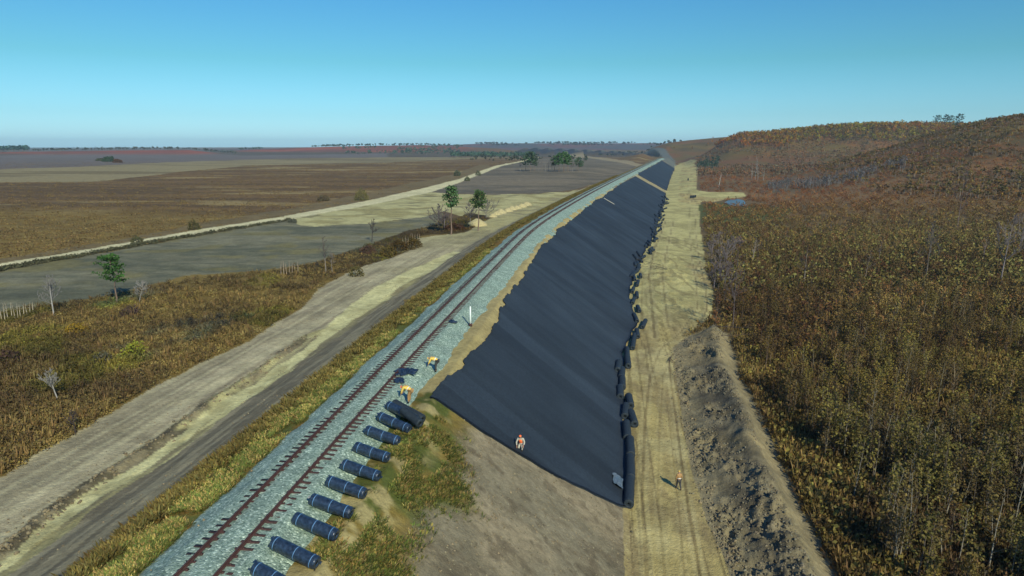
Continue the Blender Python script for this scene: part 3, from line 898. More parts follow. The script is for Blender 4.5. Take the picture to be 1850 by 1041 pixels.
# ------------------------------------------------------------------ dark sheets on the slope
def build_sheet(ya, yb, skew, label, ragged=1.0):
    """geogrid sheet laid on the slope from y=ya to yb (values at the crest); near edge runs down obliquely"""
    sa, sb = s_of_y(ya), s_of_y(yb)
    L = sb - sa
    nu = int(L / max(.35, (sa - s_of_y(0)) * .004)) + 1
    us = np.linspace(0, 1, nu); ws = np.linspace(0, 1, 34)
    U, W = np.meshgrid(us, ws, indexing='ij')
    s_top = sa + U * L
    # near and far edge skew fades along the length
    S = s_top + skew[0] * W * (1 - U) + skew[1] * W * U
    S += (fbm(W * 5, U * 0 + 3, 81, 3) - .5) * .9 * np.where(U < .5, (1 - U * 2) ** 4, 0)
    S += 2.6 * W ** 3 * (U < .5) * (1 - U * 2) ** 4 if ya < 100 else 0
    yy = np.interp(S, _sg, _cy)
    strip = np.floor(S / 2.1)
    rag = (_hash(strip, strip * 0, 82) - .5) * .6 + (fbm(S / 14, S * 0, 83, 2) - .5) * 2.2 + (fbm(S / .7, S * 0, 88, 2) - .5) * .4
    t_top = 4.95 + rag * ragged * .55 + .35 * sst(s_of_y(90), s_of_y(160), S) - .9 * (1 - sst(s_of_y(45), s_of_y(66), S))
    t_bot = toeR(yy) + .35 + (fbm(S / 4, S * 0, 84, 2) - .5) * .7
    T = t_top + (t_bot - t_top) * W
    x, y, z0 = at_s(S, T)
    s_, t_, zt_ = st_of(x.ravel(), y.ravel())
    h = height(x, y, (s_, t_, zt_)) 
    # smooth drape lifted a little clear of the soil
    ph = (S / 2.1) % 1.0
    seam = np.exp(-((ph - .5) / .06) ** 2) * .02
    z = h + .16 + seam + (fbm(S / 1.4, T / 5, 86, 3) - .5) * .05
    V = np.stack([x, y, z], -1)
    low = V.copy(); low[..., 2] -= .05
    n, m = U.shape
    i = np.arange(n * m).reshape(n, m)
    top = np.stack([i[:-1, :-1], i[1:, :-1], i[1:, 1:], i[:-1, 1:]], -1).reshape(-1, 4)[:, ::-1]
    Vb = V.copy()
    ring = np.concatenate([i[0, :], i[1:, -1], i[-1, :-1][::-1], i[1:-1, 0][::-1]])
    Vr = V.reshape(-1, 3)[ring].copy(); Vr[:, 2] -= .22
    k = len(ring); base = n * m
    sk = np.array([(ring[a], ring[(a + 1) % k], base + (a + 1) % k, base + a) for a in range(k)])
    allV = np.concatenate([V.reshape(-1, 3), Vr])
    uv = np.stack([S.ravel(), T.ravel()], 1); uv = np.concatenate([uv, uv[ring]])
    me = np_mesh("slope_sheet", allV, np.concatenate([top, sk]), uv=uv, smooth=True)
    o = obj("slope_sheet", me, M_sheet)
    tag(o, label, "slope cover")
    return o


build_sheet(47.5, 425, (4.0, 10.0), "long dark blue-black geogrid sheet covering the near slope of the embankment beside the workers")
build_sheet(448, 865, (12.0, 30.0), "further dark geogrid sheet on the slope beyond the bare tan strip", ragged=1.5)

# pale timber battens / marks lying on the sheet
def slope_point(px, py, lift=.25):
    """march the view ray to the surface"""
    u = px - 925.0; v = py - 520.5
    d = np.array([u, F * math.cos(TH) - v * math.sin(TH), -(F * math.sin(TH) + v * math.cos(TH))])
    d /= d[1]
    lo = 15.0
    Ds = np.concatenate([np.arange(18, 130, .25), np.arange(130, 1500, 1.5)])
    X = d[0] * Ds; Y = Ds; Z = CAM_H + d[2] * Ds
    g = ground_z(X, Y)
    i = np.argmax(g >= Z)
    if not (g >= Z).any(): i = -1
    a = Ds[max(i - 1, 0)]; b = Ds[i]
    for _ in range(12):
        m = (a + b) / 2
        if ground_z(d[0] * m, m)[0] >= CAM_H + d[2] * m: b = m
        else: a = m
    return Vector((d[0] * b, b, float(ground_z(d[0] * b, b)[0])))


exec_objects = True


# ------------------------------------------------------------------ rolls of geogrid
def bar_mesh(pts, rad, n=6): 
    m = MB(); v, q = tube(pts, rad, n, cap=False); m.add(v, q); return m


def lathe_x(prof, n, jit=0.0, seed=0):
    """rings along x: prof = [(x, r)], end rings close to a small radius"""
    rg = np.random.default_rng(seed)
    V = []; Q = []
    w = np.linspace(0, 2 * math.pi, n, endpoint=False)
    for i, (x, r) in enumerate(prof):
        rr = r * (1 + (fbm(np.cos(w) * 2 + 5 + seed, np.sin(w) * 2 + x * 2.2, 200 + seed, 3) - .5) * jit)
        V.append(np.stack([np.full(n, x), np.cos(w) * rr, np.sin(w) * rr], 1))
    for i in range(len(prof) - 1):
        for k in range(n):
            k2 = (k + 1) % n
            Q.append((i * n + k, (i + 1) * n + k, (i + 1) * n + k2, i * n + k2))
    return np.concatenate(V), np.array(Q)


def make_roll(L, r, seed, wrapped=True):
    h = L / 2
    rg = random.Random(seed)
    root = empty("fabric_roll")
    n = 20
    body = [(-h + .10, .05), (-h + .10, r * .30), (-h + .02, r * .34), (-h, r * .60), (-h, r * .88), (-h + .05, r * .98)]
    k = 14
    body += [(-h + .09 + (L - .18) * i / k, r * (1 + rg.uniform(-.012, .012))) for i in range(k + 1)]
    body += [(h - .05, r * .98), (h, r * .88), (h, r * .60), (h - .02, r * .34), (h - .10, r * .30), (h - .10, .05)]
    V, Q = lathe_x(body, n, .10 if wrapped else .06, seed)
    obj("wrap", np_mesh("wrap", V, Q, smooth=True), M_roll if wrapped else M_roll2, root)
    # hollow core tube
    V, Q = lathe_x([(-h + .04, r * .26), (-h + .04, r * .30), (-h + .3, r * .30), (-h + .3, .02)], 12, 0, seed)
    V2, Q2 = lathe_x([(h - .3, .02), (h - .3, r * .30), (h - .04, r * .30), (h - .04, r * .26)], 12, 0, seed)
    for v_, q_ in ((V, Q), (V2, Q2)):
        obj("core_end", np_mesh("core_end", v_, q_), M_core, root)
    if wrapped:
        for f in (-.40, 0.02, .38):
            x = f * L + rg.uniform(-.05, .05)
            V, Q = lathe_x([(x - .018, r * .99), (x - .018, r * 1.03), (x + .018, r * 1.03), (x + .018, r * .99)], n, .10, seed)
            obj("strap", np_mesh("strap", V, Q), M_strap, root)
        # torn film flaps at the two ends
        for sd in (-1, 1):
            for j in range(3):
                m = MB()
                w = rg.uniform(0, 6.28); w2 = w + rg.uniform(.25, .5)
                e = rg.uniform(.02, .10)
                a = (sd * (h - .03), math.cos(w) * r, math.sin(w) * r); b = (sd * (h - .03), math.cos(w2) * r, math.sin(w2) * r)
                c_ = (sd * (h + e), math.cos(w2) * r * rg.uniform(.9, 1.15), math.sin(w2) * r * rg.uniform(.9, 1.15)); d = (sd * (h + e * .7), math.cos(w) * r * 1.05, math.sin(w) * r * 1.05)
                m.add([a, b, c_, d], [(0, 1, 2, 3)])
                obj("film_flap", m.mesh("film_flap"), M_roll, root)
    return root


def aim(o, a, b):
    a = Vector(a); b = Vector(b)
    d = (b - a)
    o.location = (a + b) / 2
    o.rotation_euler = d.to_track_quat('X', 'Z').to_euler()


def copy_tree(o, parent=None):
    c = o.copy(); col.objects.link(c); c.parent = parent
    for ch in list(o.children): copy_tree(ch, c)
    return c


def lay_roll(o, a, b, r, spin=0.0, lift=0.0):
    """lay roll on the ground between two ground points"""
    a = Vector(a); b = Vector(b); a.z += r + lift; b.z += r + lift
    aim(o, a, b)
    o.rotation_euler = (o.rotation_euler.to_matrix() @ Matrix.Rotation(spin, 3, 'X')).to_euler()


ORD = ["nearest", "second", "third", "fourth", "fifth", "sixth", "seventh", "eighth", "ninth", "tenth", "eleventh", "twelfth", "thirteenth", "fourteenth", "fifteenth", "sixteenth",
       "seventeenth", "eighteenth", "nineteenth", "twentieth"]
near_rolls = [((462, 1032), (527, 1062)), ((494, 986), (573, 1017)), ((533, 941), (608, 967)), ((563, 906), (635, 927)), ((593, 872), (660, 892)), ((620, 841), (685, 860)),
              ((642, 810), (702, 827)), ((662, 781), (721, 797)), ((685, 755), (740, 775)), ((701, 735), (752, 757))]
RR = .30
extra = ["cut off by the picture edge"] + ["counting away from the picture's bottom edge"] * 7 + ["just before the stacked rolls", "lying under the stacked rolls"]
for i, (a, b) in enumerate(near_rolls):
    pa = Vector((*G(a[0], a[1], -.25), 0)); pb = Vector((*G(b[0], b[1], -.55), 0))
    L = (pb - pa).length
    pa.z = float(ground_z(pa.x, pa.y)[0]); pb.z = float(ground_z(pb.x, pb.y)[0])
    mid = (pa + pb) / 2
    gm = float(ground_z(mid.x, mid.y)[0])
    lift = max(0, gm - mid.z) * .6
    o = make_roll(min(max((pb - pa).length, 2.0), 2.9), RR, 10 + i)
    lay_roll(o, pa, pb, RR * .94, random.uniform(0, 6), lift)
    tag(o, ("%s strapped blue-black roll in the trackside row, %s" % (ORD[i], extra[i])).strip(), "fabric roll", "strapped rolls laid out beside the track")

pa = Vector((*G(711, 727, .0), 0)); pb = Vector((*G(763, 746, -.2), 0))
for p in (pa, pb): p.z = float(ground_z(p.x, p.y)[0])
o = make_roll((pb - pa).length, .36, 31, wrapped=False)
lay_roll(o, pa, pb, .36, 1, .05)
tag(o, "matt black roll without straps leaning against the last strapped roll by the bending worker", "fabric roll")
# half opened roll on top with loose end
pa = Vector((*G(727, 728, .55), 0)); pb = Vector((*G(759, 748, .3), 0))
for p in (pa, pb): p.z = float(ground_z(p.x, p.y)[0]) 
o = make_roll((pb - pa).length * 1.0, .30, 33, wrapped=False)
lay_roll(o, pa, pb, .30, 2, .62)
tag(o, "short dull black roll lying on top of the last strapped roll", "fabric roll")

# toe rolls: four kinds, copied
protos = [make_roll(4.0, .37, 50 + k, wrapped=False) for k in range(4)]
used = [False] * 4
LT = 4.0
toe = []


def toe_chain(p0, p1, zc=ZR):
    a = Vector((*G(p0[0], p0[1], zc + .45), 0)); b = Vector((*G(p1[0], p1[1], zc + .45), 0))
    L = (b - a).length; n = max(1, round(L / 4.0))
    for i in range(n):
        q = a.lerp(b, i / n); r_ = a.lerp(b, (i + 1) / n)
        j = random.uniform(-.12, .12)
        toe.append((q + Vector((j, 0, 0)), r_ + Vector((j + random.uniform(-.1, .1), 0, 0))))


for a, b in [((1133, 914), (1137, 862)), ((1140, 868), (1140, 822)), ((1138, 822), (1133, 763)), ((1145, 766), (1139, 744)), ((1130, 752), (1133, 732)), ((1138, 733), (1135, 715)),
             ((1122, 718), (1124, 666)), ((1116, 672), (1118, 655)), ((1134, 660), (1132, 628)), ((1143, 628), (1148, 604)), ((1153, 609), (1151, 594)),
             ((1160, 590), (1166, 578)), ((1152, 580), (1146, 568)), ((1155, 562), (1151, 552)), ((1142, 548), (1145, 538)), ((1151, 538), (1150, 527)), ((1141, 528), (1145, 518)),
             ((1150, 516), (1152, 507)), ((1147, 507), (1145, 498)), ((1141, 500), (1147, 490)), ((1150, 488), (1156, 478))]:
    toe_chain(a, b)
ncoded = len(toe)
yv = 158.0
while yv < 405:
    s_ = s_of_y(yv - 4)
    tt_ = float(toeR(yv)) + random.uniform(-.6, 2.2)
    a0 = at_s(s_, tt_); a1 = at_s(s_ + 3.9, tt_ + random.uniform(-1.4, 1.4))
    toe.append((Vector((float(a0[0]), float(a0[1]), 0)), Vector((float(a1[0]), float(a1[1]), 0))))
    yv += random.uniform(2.2, 5.2)
for i, (a, b) in enumerate(toe):
    k = i % 4
    if not used[k]: o = protos[k]; used[k] = True
    else: o = copy_tree(protos[k])
    for p in (a, b): p.z = max(float(ground_z(p.x, p.y)[0]), ZR - .1)
    L = (b - a).length
    lay_roll(o, a, b, .36, random.uniform(0, 6))
    th_r = 1.18 if i < 12 else 1.0
    sc_ = min(max(L, 2.2), 4.4) / 4.0
    o.scale = (sc_, th_r, th_r)
    if i < 20:
        lb = "%s black roll from the near end of the line along the slope toe" % ORD[i]
        tag(o, lb, "fabric roll", "black rolls along the slope toe")
    elif i < ncoded:
        tag(o, "dull black roll tumbled at the slope toe beside the ploughed-up middle of the dirt road", "fabric roll", "tumbled rolls at the middle of the slope toe")
    else:
        tag(o, "small far black roll at the foot of the sheet well beyond the road bend", "fabric roll", "distant rolls along the slope toe")

# ------------------------------------------------------------------ fabric scraps on the ballast
def scrap(px, py, size, seed, label):
    p = slope_point(px, py)
    rg = np.random.default_rng(seed)
    n = 13
    U, W = np.meshgrid(np.linspace(-1, 1, n), np.linspace(-1, 1, n), indexing='ij')
    ang = np.arctan2(W, U); rad = .35 + 1.3 * fbm(np.cos(ang) * 2.6 + seed, np.sin(ang) * 2.6, seed, 3)
    x = U * size * rad; y = W * size * .7 * rad
    z = .06 + .42 * np.abs(fbm(U * 2.2 + seed, W * 2.2, seed + 1, 3) - .42) * 1.8 * (1 - .5 * (U**2 + W**2))
    V = np.stack([x, y, z], -1).reshape(-1, 3)
    i = np.arange(n * n).reshape(n, n)
    Q = np.stack([i[:-1, :-1], i[1:, :-1], i[1:, 1:], i[:-1, 1:]], -1).reshape(-1, 4)
    V2 = V.copy(); V2[:, 2] -= .05
    ring = np.concatenate([i[0, :], i[1:, -1], i[-1, :-1][::-1], i[1:-1, 0][::-1]]); k = len(ring)
    sk = np.array([(ring[a], ring[(a + 1) % k], ring[(a + 1) % k] + n * n, ring[a] + n * n) for a in range(k)])
    me = np_mesh("fabric_scrap", np.concatenate([V, V2]), np.concatenate([Q, Q[:, ::-1] + n * n, sk]))
    o = obj("fabric_scrap", me, M_roll); o.location = p; o.rotation_euler = (0, 0, seed)
    tag(o, label, "fabric scrap", "black scraps on the ballast")


scrap(735, 672, .75, 3, "larger crumpled blue-black plastic scrap on the stone between the two workers")
scrap(727, 677, .50, 7, "crumpled black scrap lying just left of the largest plastic scrap")
scrap(721, 689, .50, 5, "small crumpled black scrap nearest the bending worker's head")
scrap(818, 583, .40, 9, "small black scrap on the stone left of the white post")

# ------------------------------------------------------------------ white post
p = slope_point(850, 588)
o = empty("marker_post", p)
tag(o, "white painted square post standing at the edge of the ballast above the black sheet", "marker post")
m = MB(); v, q = boxq(0, 0, .9, .14, .14, 2.0); m.add(v, q)
v, q = boxq(0, 0, 1.94, .10, .10, .10); m.add(v, q)
obj("post", m.mesh("post"), M_white, o)
m = MB(); v, q = boxq(0, 0, .05, .34, .34, .3); m.add(v, q)
obj("footing", m.mesh("footing"), M_sleeper, o)

# pale batten on the far part of the sheet
a = slope_point(1091, 360); b = slope_point(1110, 371)
o = obj("batten", bar_mesh([a + Vector((0, 0, .35)), b + Vector((0, 0, .35))], [.13, .13], 4).mesh("batten"), M_pale)
tag(o, "pale strip lying down the upper part of the long black sheet", "batten")

# torn pale plastic at the lower near corner of the sheet
p = slope_point(1113, 873)
me_ = None
gx_, gy_ = np.meshgrid(np.linspace(-.5, .5, 8), np.linspace(-1, 1, 14), indexing='ij')
gz_ = .30 + (fbm(gx_ * 4, gy_ * 3, 300, 3) - .5) * .3
gx_ = gx_ * (1 + .3 * (fbm(gx_ * 0, gy_ * 2, 301, 2) - .5))
ii_ = np.arange(8 * 14).reshape(8, 14)
m = MB(); m.add(np.stack([gx_, gy_, gz_], -1).reshape(-1, 3), np.stack([ii_[:-1, :-1], ii_[1:, :-1], ii_[1:, 1:], ii_[:-1, 1:]], -1).reshape(-1, 4))
M_film = mat_plain("grey_film", (.10, .13, .15), rough=.4, spec=.6, namt=.4)
o = obj("plastic_film", m.mesh("plastic_film"), M_film); o.location = p; o.rotation_euler = (0, R(31), R(-8))
tag(o, "crumpled pale plastic film at the bottom corner of the sheet beside the toe rolls", "plastic film")

# upright dark drums on the far road
for i, px in enumerate((1247.5, 1250.5, 1253.5, 1256.3)):
    p = Vector((*G(px, 360 - i * .3, ZR), 0)); p.z = float(ground_z(p.x, p.y)[0])
    m = MB(); v, q = lathe_x([(0, .05), (0, .42), (.08, .46), (1.2, .46), (1.35, .42), (1.35, .05)], 12, .02, i)
    v = v[:, [1, 2, 0]]; m.add(v, q)
    if i == 0: base_drum = m.mesh("upright_roll"); o = obj("upright_roll", base_drum, M_roll2)
    else: o = bpy.data.objects.new("upright_roll", base_drum); col.objects.link(o)
    o.location = p; o.scale = (1, 1, 1.0 + .1 * (i == 0))
    tag(o, "%s of the four dark upright rolls standing on the far dirt road" % ["leftmost and tallest", "second from the left", "third from the left", "rightmost"][i], "upright roll", "upright rolls standing on the far road")
p = Vector((*G(1243, 331, ZR), 0)); p.z = float(ground_z(p.x, p.y)[0])
o = bpy.data.objects.new("upright_roll", base_drum); col.objects.link(o); o.location = p; o.scale = (1.1, 1.1, 1.3)
tag(o, "lone dark upright roll on the pale road further off than the row of four", "upright roll")

# pond
pc = GP([(1309, 368), (1316, 363), (1332, 361), (1344, 364), (1350, 373), (1338, 375), (1318, 373)], ZR)
zz = float(ground_z(*pc.mean(0))[0]) + .35
c0 = pc.mean(0)
V = [(c0[0], c0[1], zz)]
N_ = 28
per = []
for k in range(N_):
    f = k / N_ * len(pc); i0 = int(f); fr = f - i0
    per.append(pc[i0] * (1 - fr) + pc[(i0 + 1) % len(pc)] * fr)
V += [(a, b, zz) for a, b in per]
Q = [(0, 1 + k, 1 + (k + 1) % N_, 1 + (k + 2) % N_) for k in range(0, N_, 2)]
tag(obj("pond_water", np_mesh("pond_water", V, Q), M_water), kind="structure")

# ------------------------------------------------------------------ people
def skin_chain(name, verts, edges, radii, mat, parent, root=0, sub=2):
    me = bpy.data.meshes.new(name)
    me.from_pydata([tuple(v) for v in verts], edges, [])
    o = bpy.data.objects.new(name, me); col.objects.link(o)
    if parent: o.parent = parent
    md = o.modifiers.new("skin", 'SKIN'); md.use_smooth_shade = True
    sv = me.skin_vertices[0].data
    for i, r in enumerate(radii):
        sv[i].radius = (r, r) if not isinstance(r, tuple) else r
        sv[i].use_root = (i == root)
    o.modifiers.new("sub", 'SUBSURF').levels = sub
    o.modifiers["sub"].render_levels = sub
    me.materials.append(mat)
    return o


def bake(o):
    dg = bpy.context.evaluated_depsgraph_get()
    me = bpy.data.meshes.new_from_object(o.evaluated_get(dg))
    o.modifiers.clear(); o.data = me


def person(loc, rz, J, label, jacket, trousers, hat, vest=None):
    """J: joint dict (metres, feet at z 0, facing +Y)"""
    root = empty("person", loc, rz)
    tag(root, label, "person")
    g = {k: Vector(v) for k, v in J.items()}
    V = []; E = []; Rr = []
    def add(p, r, par=None):
        V.append(Vector(p)); Rr.append(r)
        if par is not None: E.append((par, len(V) - 1))
        return len(V) - 1
    pel = add(g['pelvis'], .125)
    w = add(g['pelvis'].lerp(g['chest'], .45), .115, pel)
    ch = add(g['chest'], .14, w)
    nk = add(g['neck'], .058, ch)
    hd0 = add(g['neck'].lerp(g['head'], .55), .07, nk)
    hd = add(g['head'], .098, hd0)
    hd2 = add(g['head'] + (g['head'] - g['neck']).normalized() * .08, .075, hd)
    face = (g['face'] - g['head']).normalized()
    add(g['head'] + face * .105 + (g['head'] - g['neck']).normalized() * -.02, .018, hd)     # nose
    for sd in ('l', 'r'):
        sh = add(g['sh' + sd], .06, ch)
        el = add(g['el' + sd], .042, sh)
        wr = add(g['wr' + sd], .030, el)
        d = (g['wr' + sd] - g['el' + sd]).normalized()
        side = d.cross(face)
        if side.length < .1: side = d.cross(Vector((1, 0, 0)))
        side.normalize(); nrm = d.cross(side)
        palm = add(g['wr' + sd] + d * .07, .032, wr)
        for fi, ln in ((-.03, .075), (-.01, .088), (.01, .083), (.03, .065)):
            k1 = add(g['wr' + sd] + d * .115 + side * fi, .010, palm)
            add(g['wr' + sd] + d * (.115 + ln * .9) + side * fi + nrm * .025, .008, k1)
        add(g['wr' + sd] + d * .08 + side * .065, .011, palm)
        hp = add(g['hip' + sd], .095, pel)
        kn = add(g['kn' + sd], .065, hp)
        an = add(g['an' + sd], .042, kn)
        add(g['an' + sd] + Vector((0, .10, -.05)), .04, an)
    body = skin_chain("body", V, E, Rr, M_skin, root)
    def sub(name, keys, rad, mat, edges=None):
        return skin_chain(name, [g[k] if isinstance(k, str) else Vector(k) for k in keys], edges or [(i, i + 1) for i in range(len(keys) - 1)], rad, mat, root)
    mid = g['pelvis'].lerp(g['chest'], .45)
    jk = sub("jacket", [g['pelvis'], mid, g['chest'], g['shl'], g['ell'], g['ell'].lerp(g['wrl'], .85), g['shr'], g['elr'], g['elr'].lerp(g['wrr'], .85), g['chest'].lerp(g['neck'], .6)],
             [.160, .155, .175, .085, .068, .055, .085, .068, .055, .10], jacket, [(0, 1), (1, 2), (2, 3), (3, 4), (4, 5), (2, 6), (6, 7), (7, 8), (2, 9)])
    tr = sub("trousers", [g['pelvis'], g['hipl'], g['knl'], g['knl'].lerp(g['anl'], .9), g['hipr'], g['knr'], g['knr'].lerp(g['anr'], .9)],
             [.145, .115, .088, .07, .115, .088, .07], trousers, [(0, 1), (1, 2), (2, 3), (0, 4), (4, 5), (5, 6)])
    bodies = [body, jk, tr]
    for sd in ('l', 'r'):
        a = g['an' + sd]
        bodies.append(skin_chain("boot", [a + Vector((0, -.01, .06)), a + Vector((0, 0, -.02)), a + Vector((0, .15, -.045))], [(0, 1), (1, 2)], [.058, .062, .048], M_boot, root, sub=1))
    up = (g['head'] - g['neck']).normalized()
    bodies.append(skin_chain("helmet", [g['head'] + up * .045, g['head'] + up * .10, g['head'] + up * .135], [(0, 1), (1, 2)], [.115, .112, .07], hat, root, sub=2))
    if vest:
        bodies.append(skin_chain("vest", [g['pelvis'].lerp(mid, .4), mid, g['chest'], g['chest'].lerp(g['neck'], .55)], [(0, 1), (1, 2), (2, 3)], [.180, .178, .198, .12], vest, root))
    for b_ in bodies: bake(b_)
    # reflective band round the waist
    c_ = mid; ax = (g['chest'] - g['pelvis']).normalized()
    v, q = tube([c_ - ax * .03, c_ + ax * .03], [.205, .205] if vest else [.185, .185], 12, cap=False)
    m = MB(); m.add(v, q); obj("reflective_band", m.mesh("reflective_band"), M_tape, root)
    return root


STAND = dict(pelvis=(0, 0, .93), chest=(0, .03, 1.32), neck=(0, .02, 1.50), head=(0, .04, 1.62), face=(0, .3, 1.60),
             shl=(-.19, .02, 1.42), ell=(-.25, -.02, 1.13), wrl=(-.24, .10, .90), shr=(.19, .02, 1.42), elr=(.25, .0, 1.13), wrr=(.22, .16, .93),
             hipl=(-.10, 0, .88), knl=(-.11, .14, .50), anl=(-.11, .20, .09), hipr=(.10, 0, .88), knr=(.11, -.02, .48), anr=(.11, -.24, .11))
BEND = dict(pelvis=(0, -.18, .92), chest=(0, .24, 1.10), neck=(0, .42, 1.10), head=(0, .54, 1.06), face=(0, .68, .90),
            shl=(-.19, .32, 1.10), ell=(-.24, .42, .82), wrl=(-.18, .55, .58), shr=(.19, .32, 1.10), elr=(.24, .45, .82), wrr=(.16, .62, .60),
            hipl=(-.11, -.16, .87), knl=(-.15, -.06, .48), anl=(-.18, -.12, .09), hipr=(.11, -.16, .87), knr=(.15, .02, .48), anr=(.18, .06, .09))
KNEEL = dict(pelvis=(0, -.12, .48), chest=(0, .06, .86), neck=(0, .12, 1.03), head=(0, .18, 1.14), face=(0, .42, 1.08),
             shl=(-.20, .08, .95), ell=(-.32, .16, .70), wrl=(-.30, .38, .55), shr=(.20, .08, .95), elr=(.30, .18, .68), wrr=(.22, .40, .48),
             hipl=(-.11, -.10, .44), knl=(-.17, .34, .40), anl=(-.16, .24, .08), hipr=(.11, -.10, .44), knr=(.16, .22, .12), anr=(.15, -.20, .10))

p = slope_point(739, 727)
person(p, R(62), BEND, "worker in a yellow jacket and orange helmet bending over beside the stacked rolls", M_hivis, M_grey, M_orange)
p = slope_point(787, 671)
person(p, R(75), BEND, "worker in yellow jacket and dark trousers stooping at the top edge of the black sheet", M_hivis, M_dark, M_hivis)
p = slope_point(941, 814)
person(p + Vector((0, 0, .05)), R(165), KNEEL, "worker in an orange vest crouching on the lower edge of the black sheet", M_pale, M_pale, M_orange, vest=M_orange)
p = slope_point(1226, 885)
person(p, R(12), STAND, "worker in faded tan clothes walking on the yellow dirt road with a long shadow", M_grey, M_dark, M_hivis)


# ------------------------------------------------------------------ vegetation builders (numpy)
def seg_tubes(A, B, ra, rb, n=3):
    A = np.asarray(A, float); B = np.asarray(B, float); ra = np.asarray(ra, float); rb = np.asarray(rb, float)
    N = len(A); d = B - A; d /= np.linalg.norm(d, axis=1)[:, None] + 1e-9
    ref = np.where(np.abs(d[:, :1]) < .9, np.array([[1., 0, 0]]), np.array([[0, 1., 0]]))
    u = np.cross(d, ref); u /= np.linalg.norm(u, axis=1)[:, None]; w = np.cross(d, u)
    ang = np.linspace(0, 2 * np.pi, n, endpoint=False)
    ring = u[:, None] * np.cos(ang)[None, :, None] + w[:, None] * np.sin(ang)[None, :, None]
    V = np.concatenate([A[:, None] + ring * ra[:, None, None], B[:, None] + ring * rb[:, None, None]], 1).reshape(-1, 3)
    k = np.arange(n); q = np.stack([k, (k + 1) % n, (k + 1) % n + n, k + n], 1)
    Q = (np.arange(N)[:, None, None] * 2 * n + q[None]).reshape(-1, 4)
    return V, Q


TWIG = .013


def limbs(h, seed, spread=.45, depth=4, r0=None, first=.35, twig=3, lean=0.0):
    """branching skeleton: returns (trunk segs, branch segs, tips)"""
    rg = random.Random(seed)
    r0 = r0 or h * .018
    T = []; Bs = []; tips = []
    p = Vector((0, 0, -.15)); d = Vector((lean, rg.uniform(-.05, .05), 1)).normalized()
    nseg = 9
    L = h * .92 / nseg
    for i in range(nseg):
        d2 = (d + Vector((rg.uniform(-.05, .05), rg.uniform(-.05, .05), .05))).normalized()
        q = p + d2 * L
        ra = r0 * (1 - i / nseg) ** .9 + .012; rb = r0 * (1 - (i + 1) / nseg) ** .9 + .012
        T.append((p.copy(), q.copy(), ra, rb))
        f = (i + 1) / nseg
        if f > first:
            for _ in range(rg.choice((2, 2, 3))):
                a = rg.uniform(0, 6.283)
                bl = h * spread * (1.15 - f) * rg.uniform(.6, 1.1)
                bd = Vector((math.cos(a), math.sin(a), rg.uniform(.35, 1.0))).normalized()
                grow(q, bd, bl, rb * .65, depth - 1, rg, Bs, tips, twig)
        p = q; d = d2
    tips.append(p)
    return T, Bs, tips


def grow(p, d, L, r, depth, rg, out, tips, twig):
    n = 3
    for i in range(n):
        d = (d + Vector((rg.uniform(-.25, .25), rg.uniform(-.25, .25), rg.uniform(-.05, .25)))).normalized()
        q = p + d * L / n
        out.append((p.copy(), q.copy(), max(r * (1 - i / n * .6), TWIG), max(r * (1 - (i + 1) / n * .6), TWIG * .85)))
        if depth > 0:
            for _ in range(rg.choice((1, 1, 2)) if twig > 1 else 1):
                a = Vector((rg.uniform(-1, 1), rg.uniform(-1, 1), rg.uniform(-.2, .9))).normalized()
                grow(q, (d + a * .9).normalized(), L * .45, r * .5, depth - 1, rg, out, tips, twig)
        p = q
    tips.append(p)


def segs_arr(S, n=4):
    A = np.array([tuple(s[0]) for s in S]); B = np.array([tuple(s[1]) for s in S])
    return seg_tubes(A, B, [s[2] for s in S], [s[3] for s in S], n)


def cvar(n, base, rg, amt=.3):
    """per-card pigment variation repeated for its 4 corners"""
    m = 1 + rg.uniform(-amt, amt, (n, 1)); h = 1 + rg.uniform(-amt * .3, amt * .3, (n, 3))
    return np.repeat(np.asarray(base)[None] * m * h, 4, 0)


def instance(proto, pos, rz, sc, mul=None):
    V, Q, C = proto
    n = len(pos); k = len(V)
    c, s = np.cos(rz)[:, None], np.sin(rz)[:, None]
    sc = np.broadcast_to(np.asarray(sc, float).reshape(n, -1), (n, 3)) if np.ndim(sc) > 1 else np.repeat(np.asarray(sc, float)[:, None], 3, 1)
    X = V[None, :, 0] * sc[:, :1]; Y = V[None, :, 1] * sc[:, 1:2]; Z = V[None, :, 2] * sc[:, 2:3]
    W = np.stack([X * c - Y * s + pos[:, :1], X * s + Y * c + pos[:, 1:2], Z + pos[:, 2:3]], -1).reshape(-1, 3)
    QQ = (Q[None] + (np.arange(n) * k)[:, None, None]).reshape(-1, 4)
    CC = np.repeat(C[None], n, 0)
    if mul is not None: CC = CC * mul[:, None, :]
    return W, QQ, CC.reshape(-1, 3)


def merged(name, protos, pos, rg, smin=.75, smax=1.25, mulamt=.2, mul=None, flat=None):
    m = MB()
    which = rg.integers(0, len(protos), len(pos))
    for k in range(len(protos)):
        sel = which == k
        if not sel.any(): continue
        n = sel.sum()
        mm = (1 + rg.uniform(-mulamt, mulamt, (n, 1)) * 1.2) * (1 + rg.uniform(-.3, .3, (n, 1)) * mulamt * np.array([[1, .0, -.6]]))
        if mul is not None: mm = mm * mul[sel]
        sc = rg.uniform(smin, smax, n)
        m.add(*instance(protos[k], pos[sel], rg.uniform(0, 6.283, n), sc, mm))
    return m.mesh(name)


def P3(xy):
    z = ground_z(xy[:, 0], xy[:, 1])
    return np.column_stack([xy, z])


BARK = (.20, .17, .14); BARKP = (.42, .40, .36); BARKD = (.07, .055, .05)


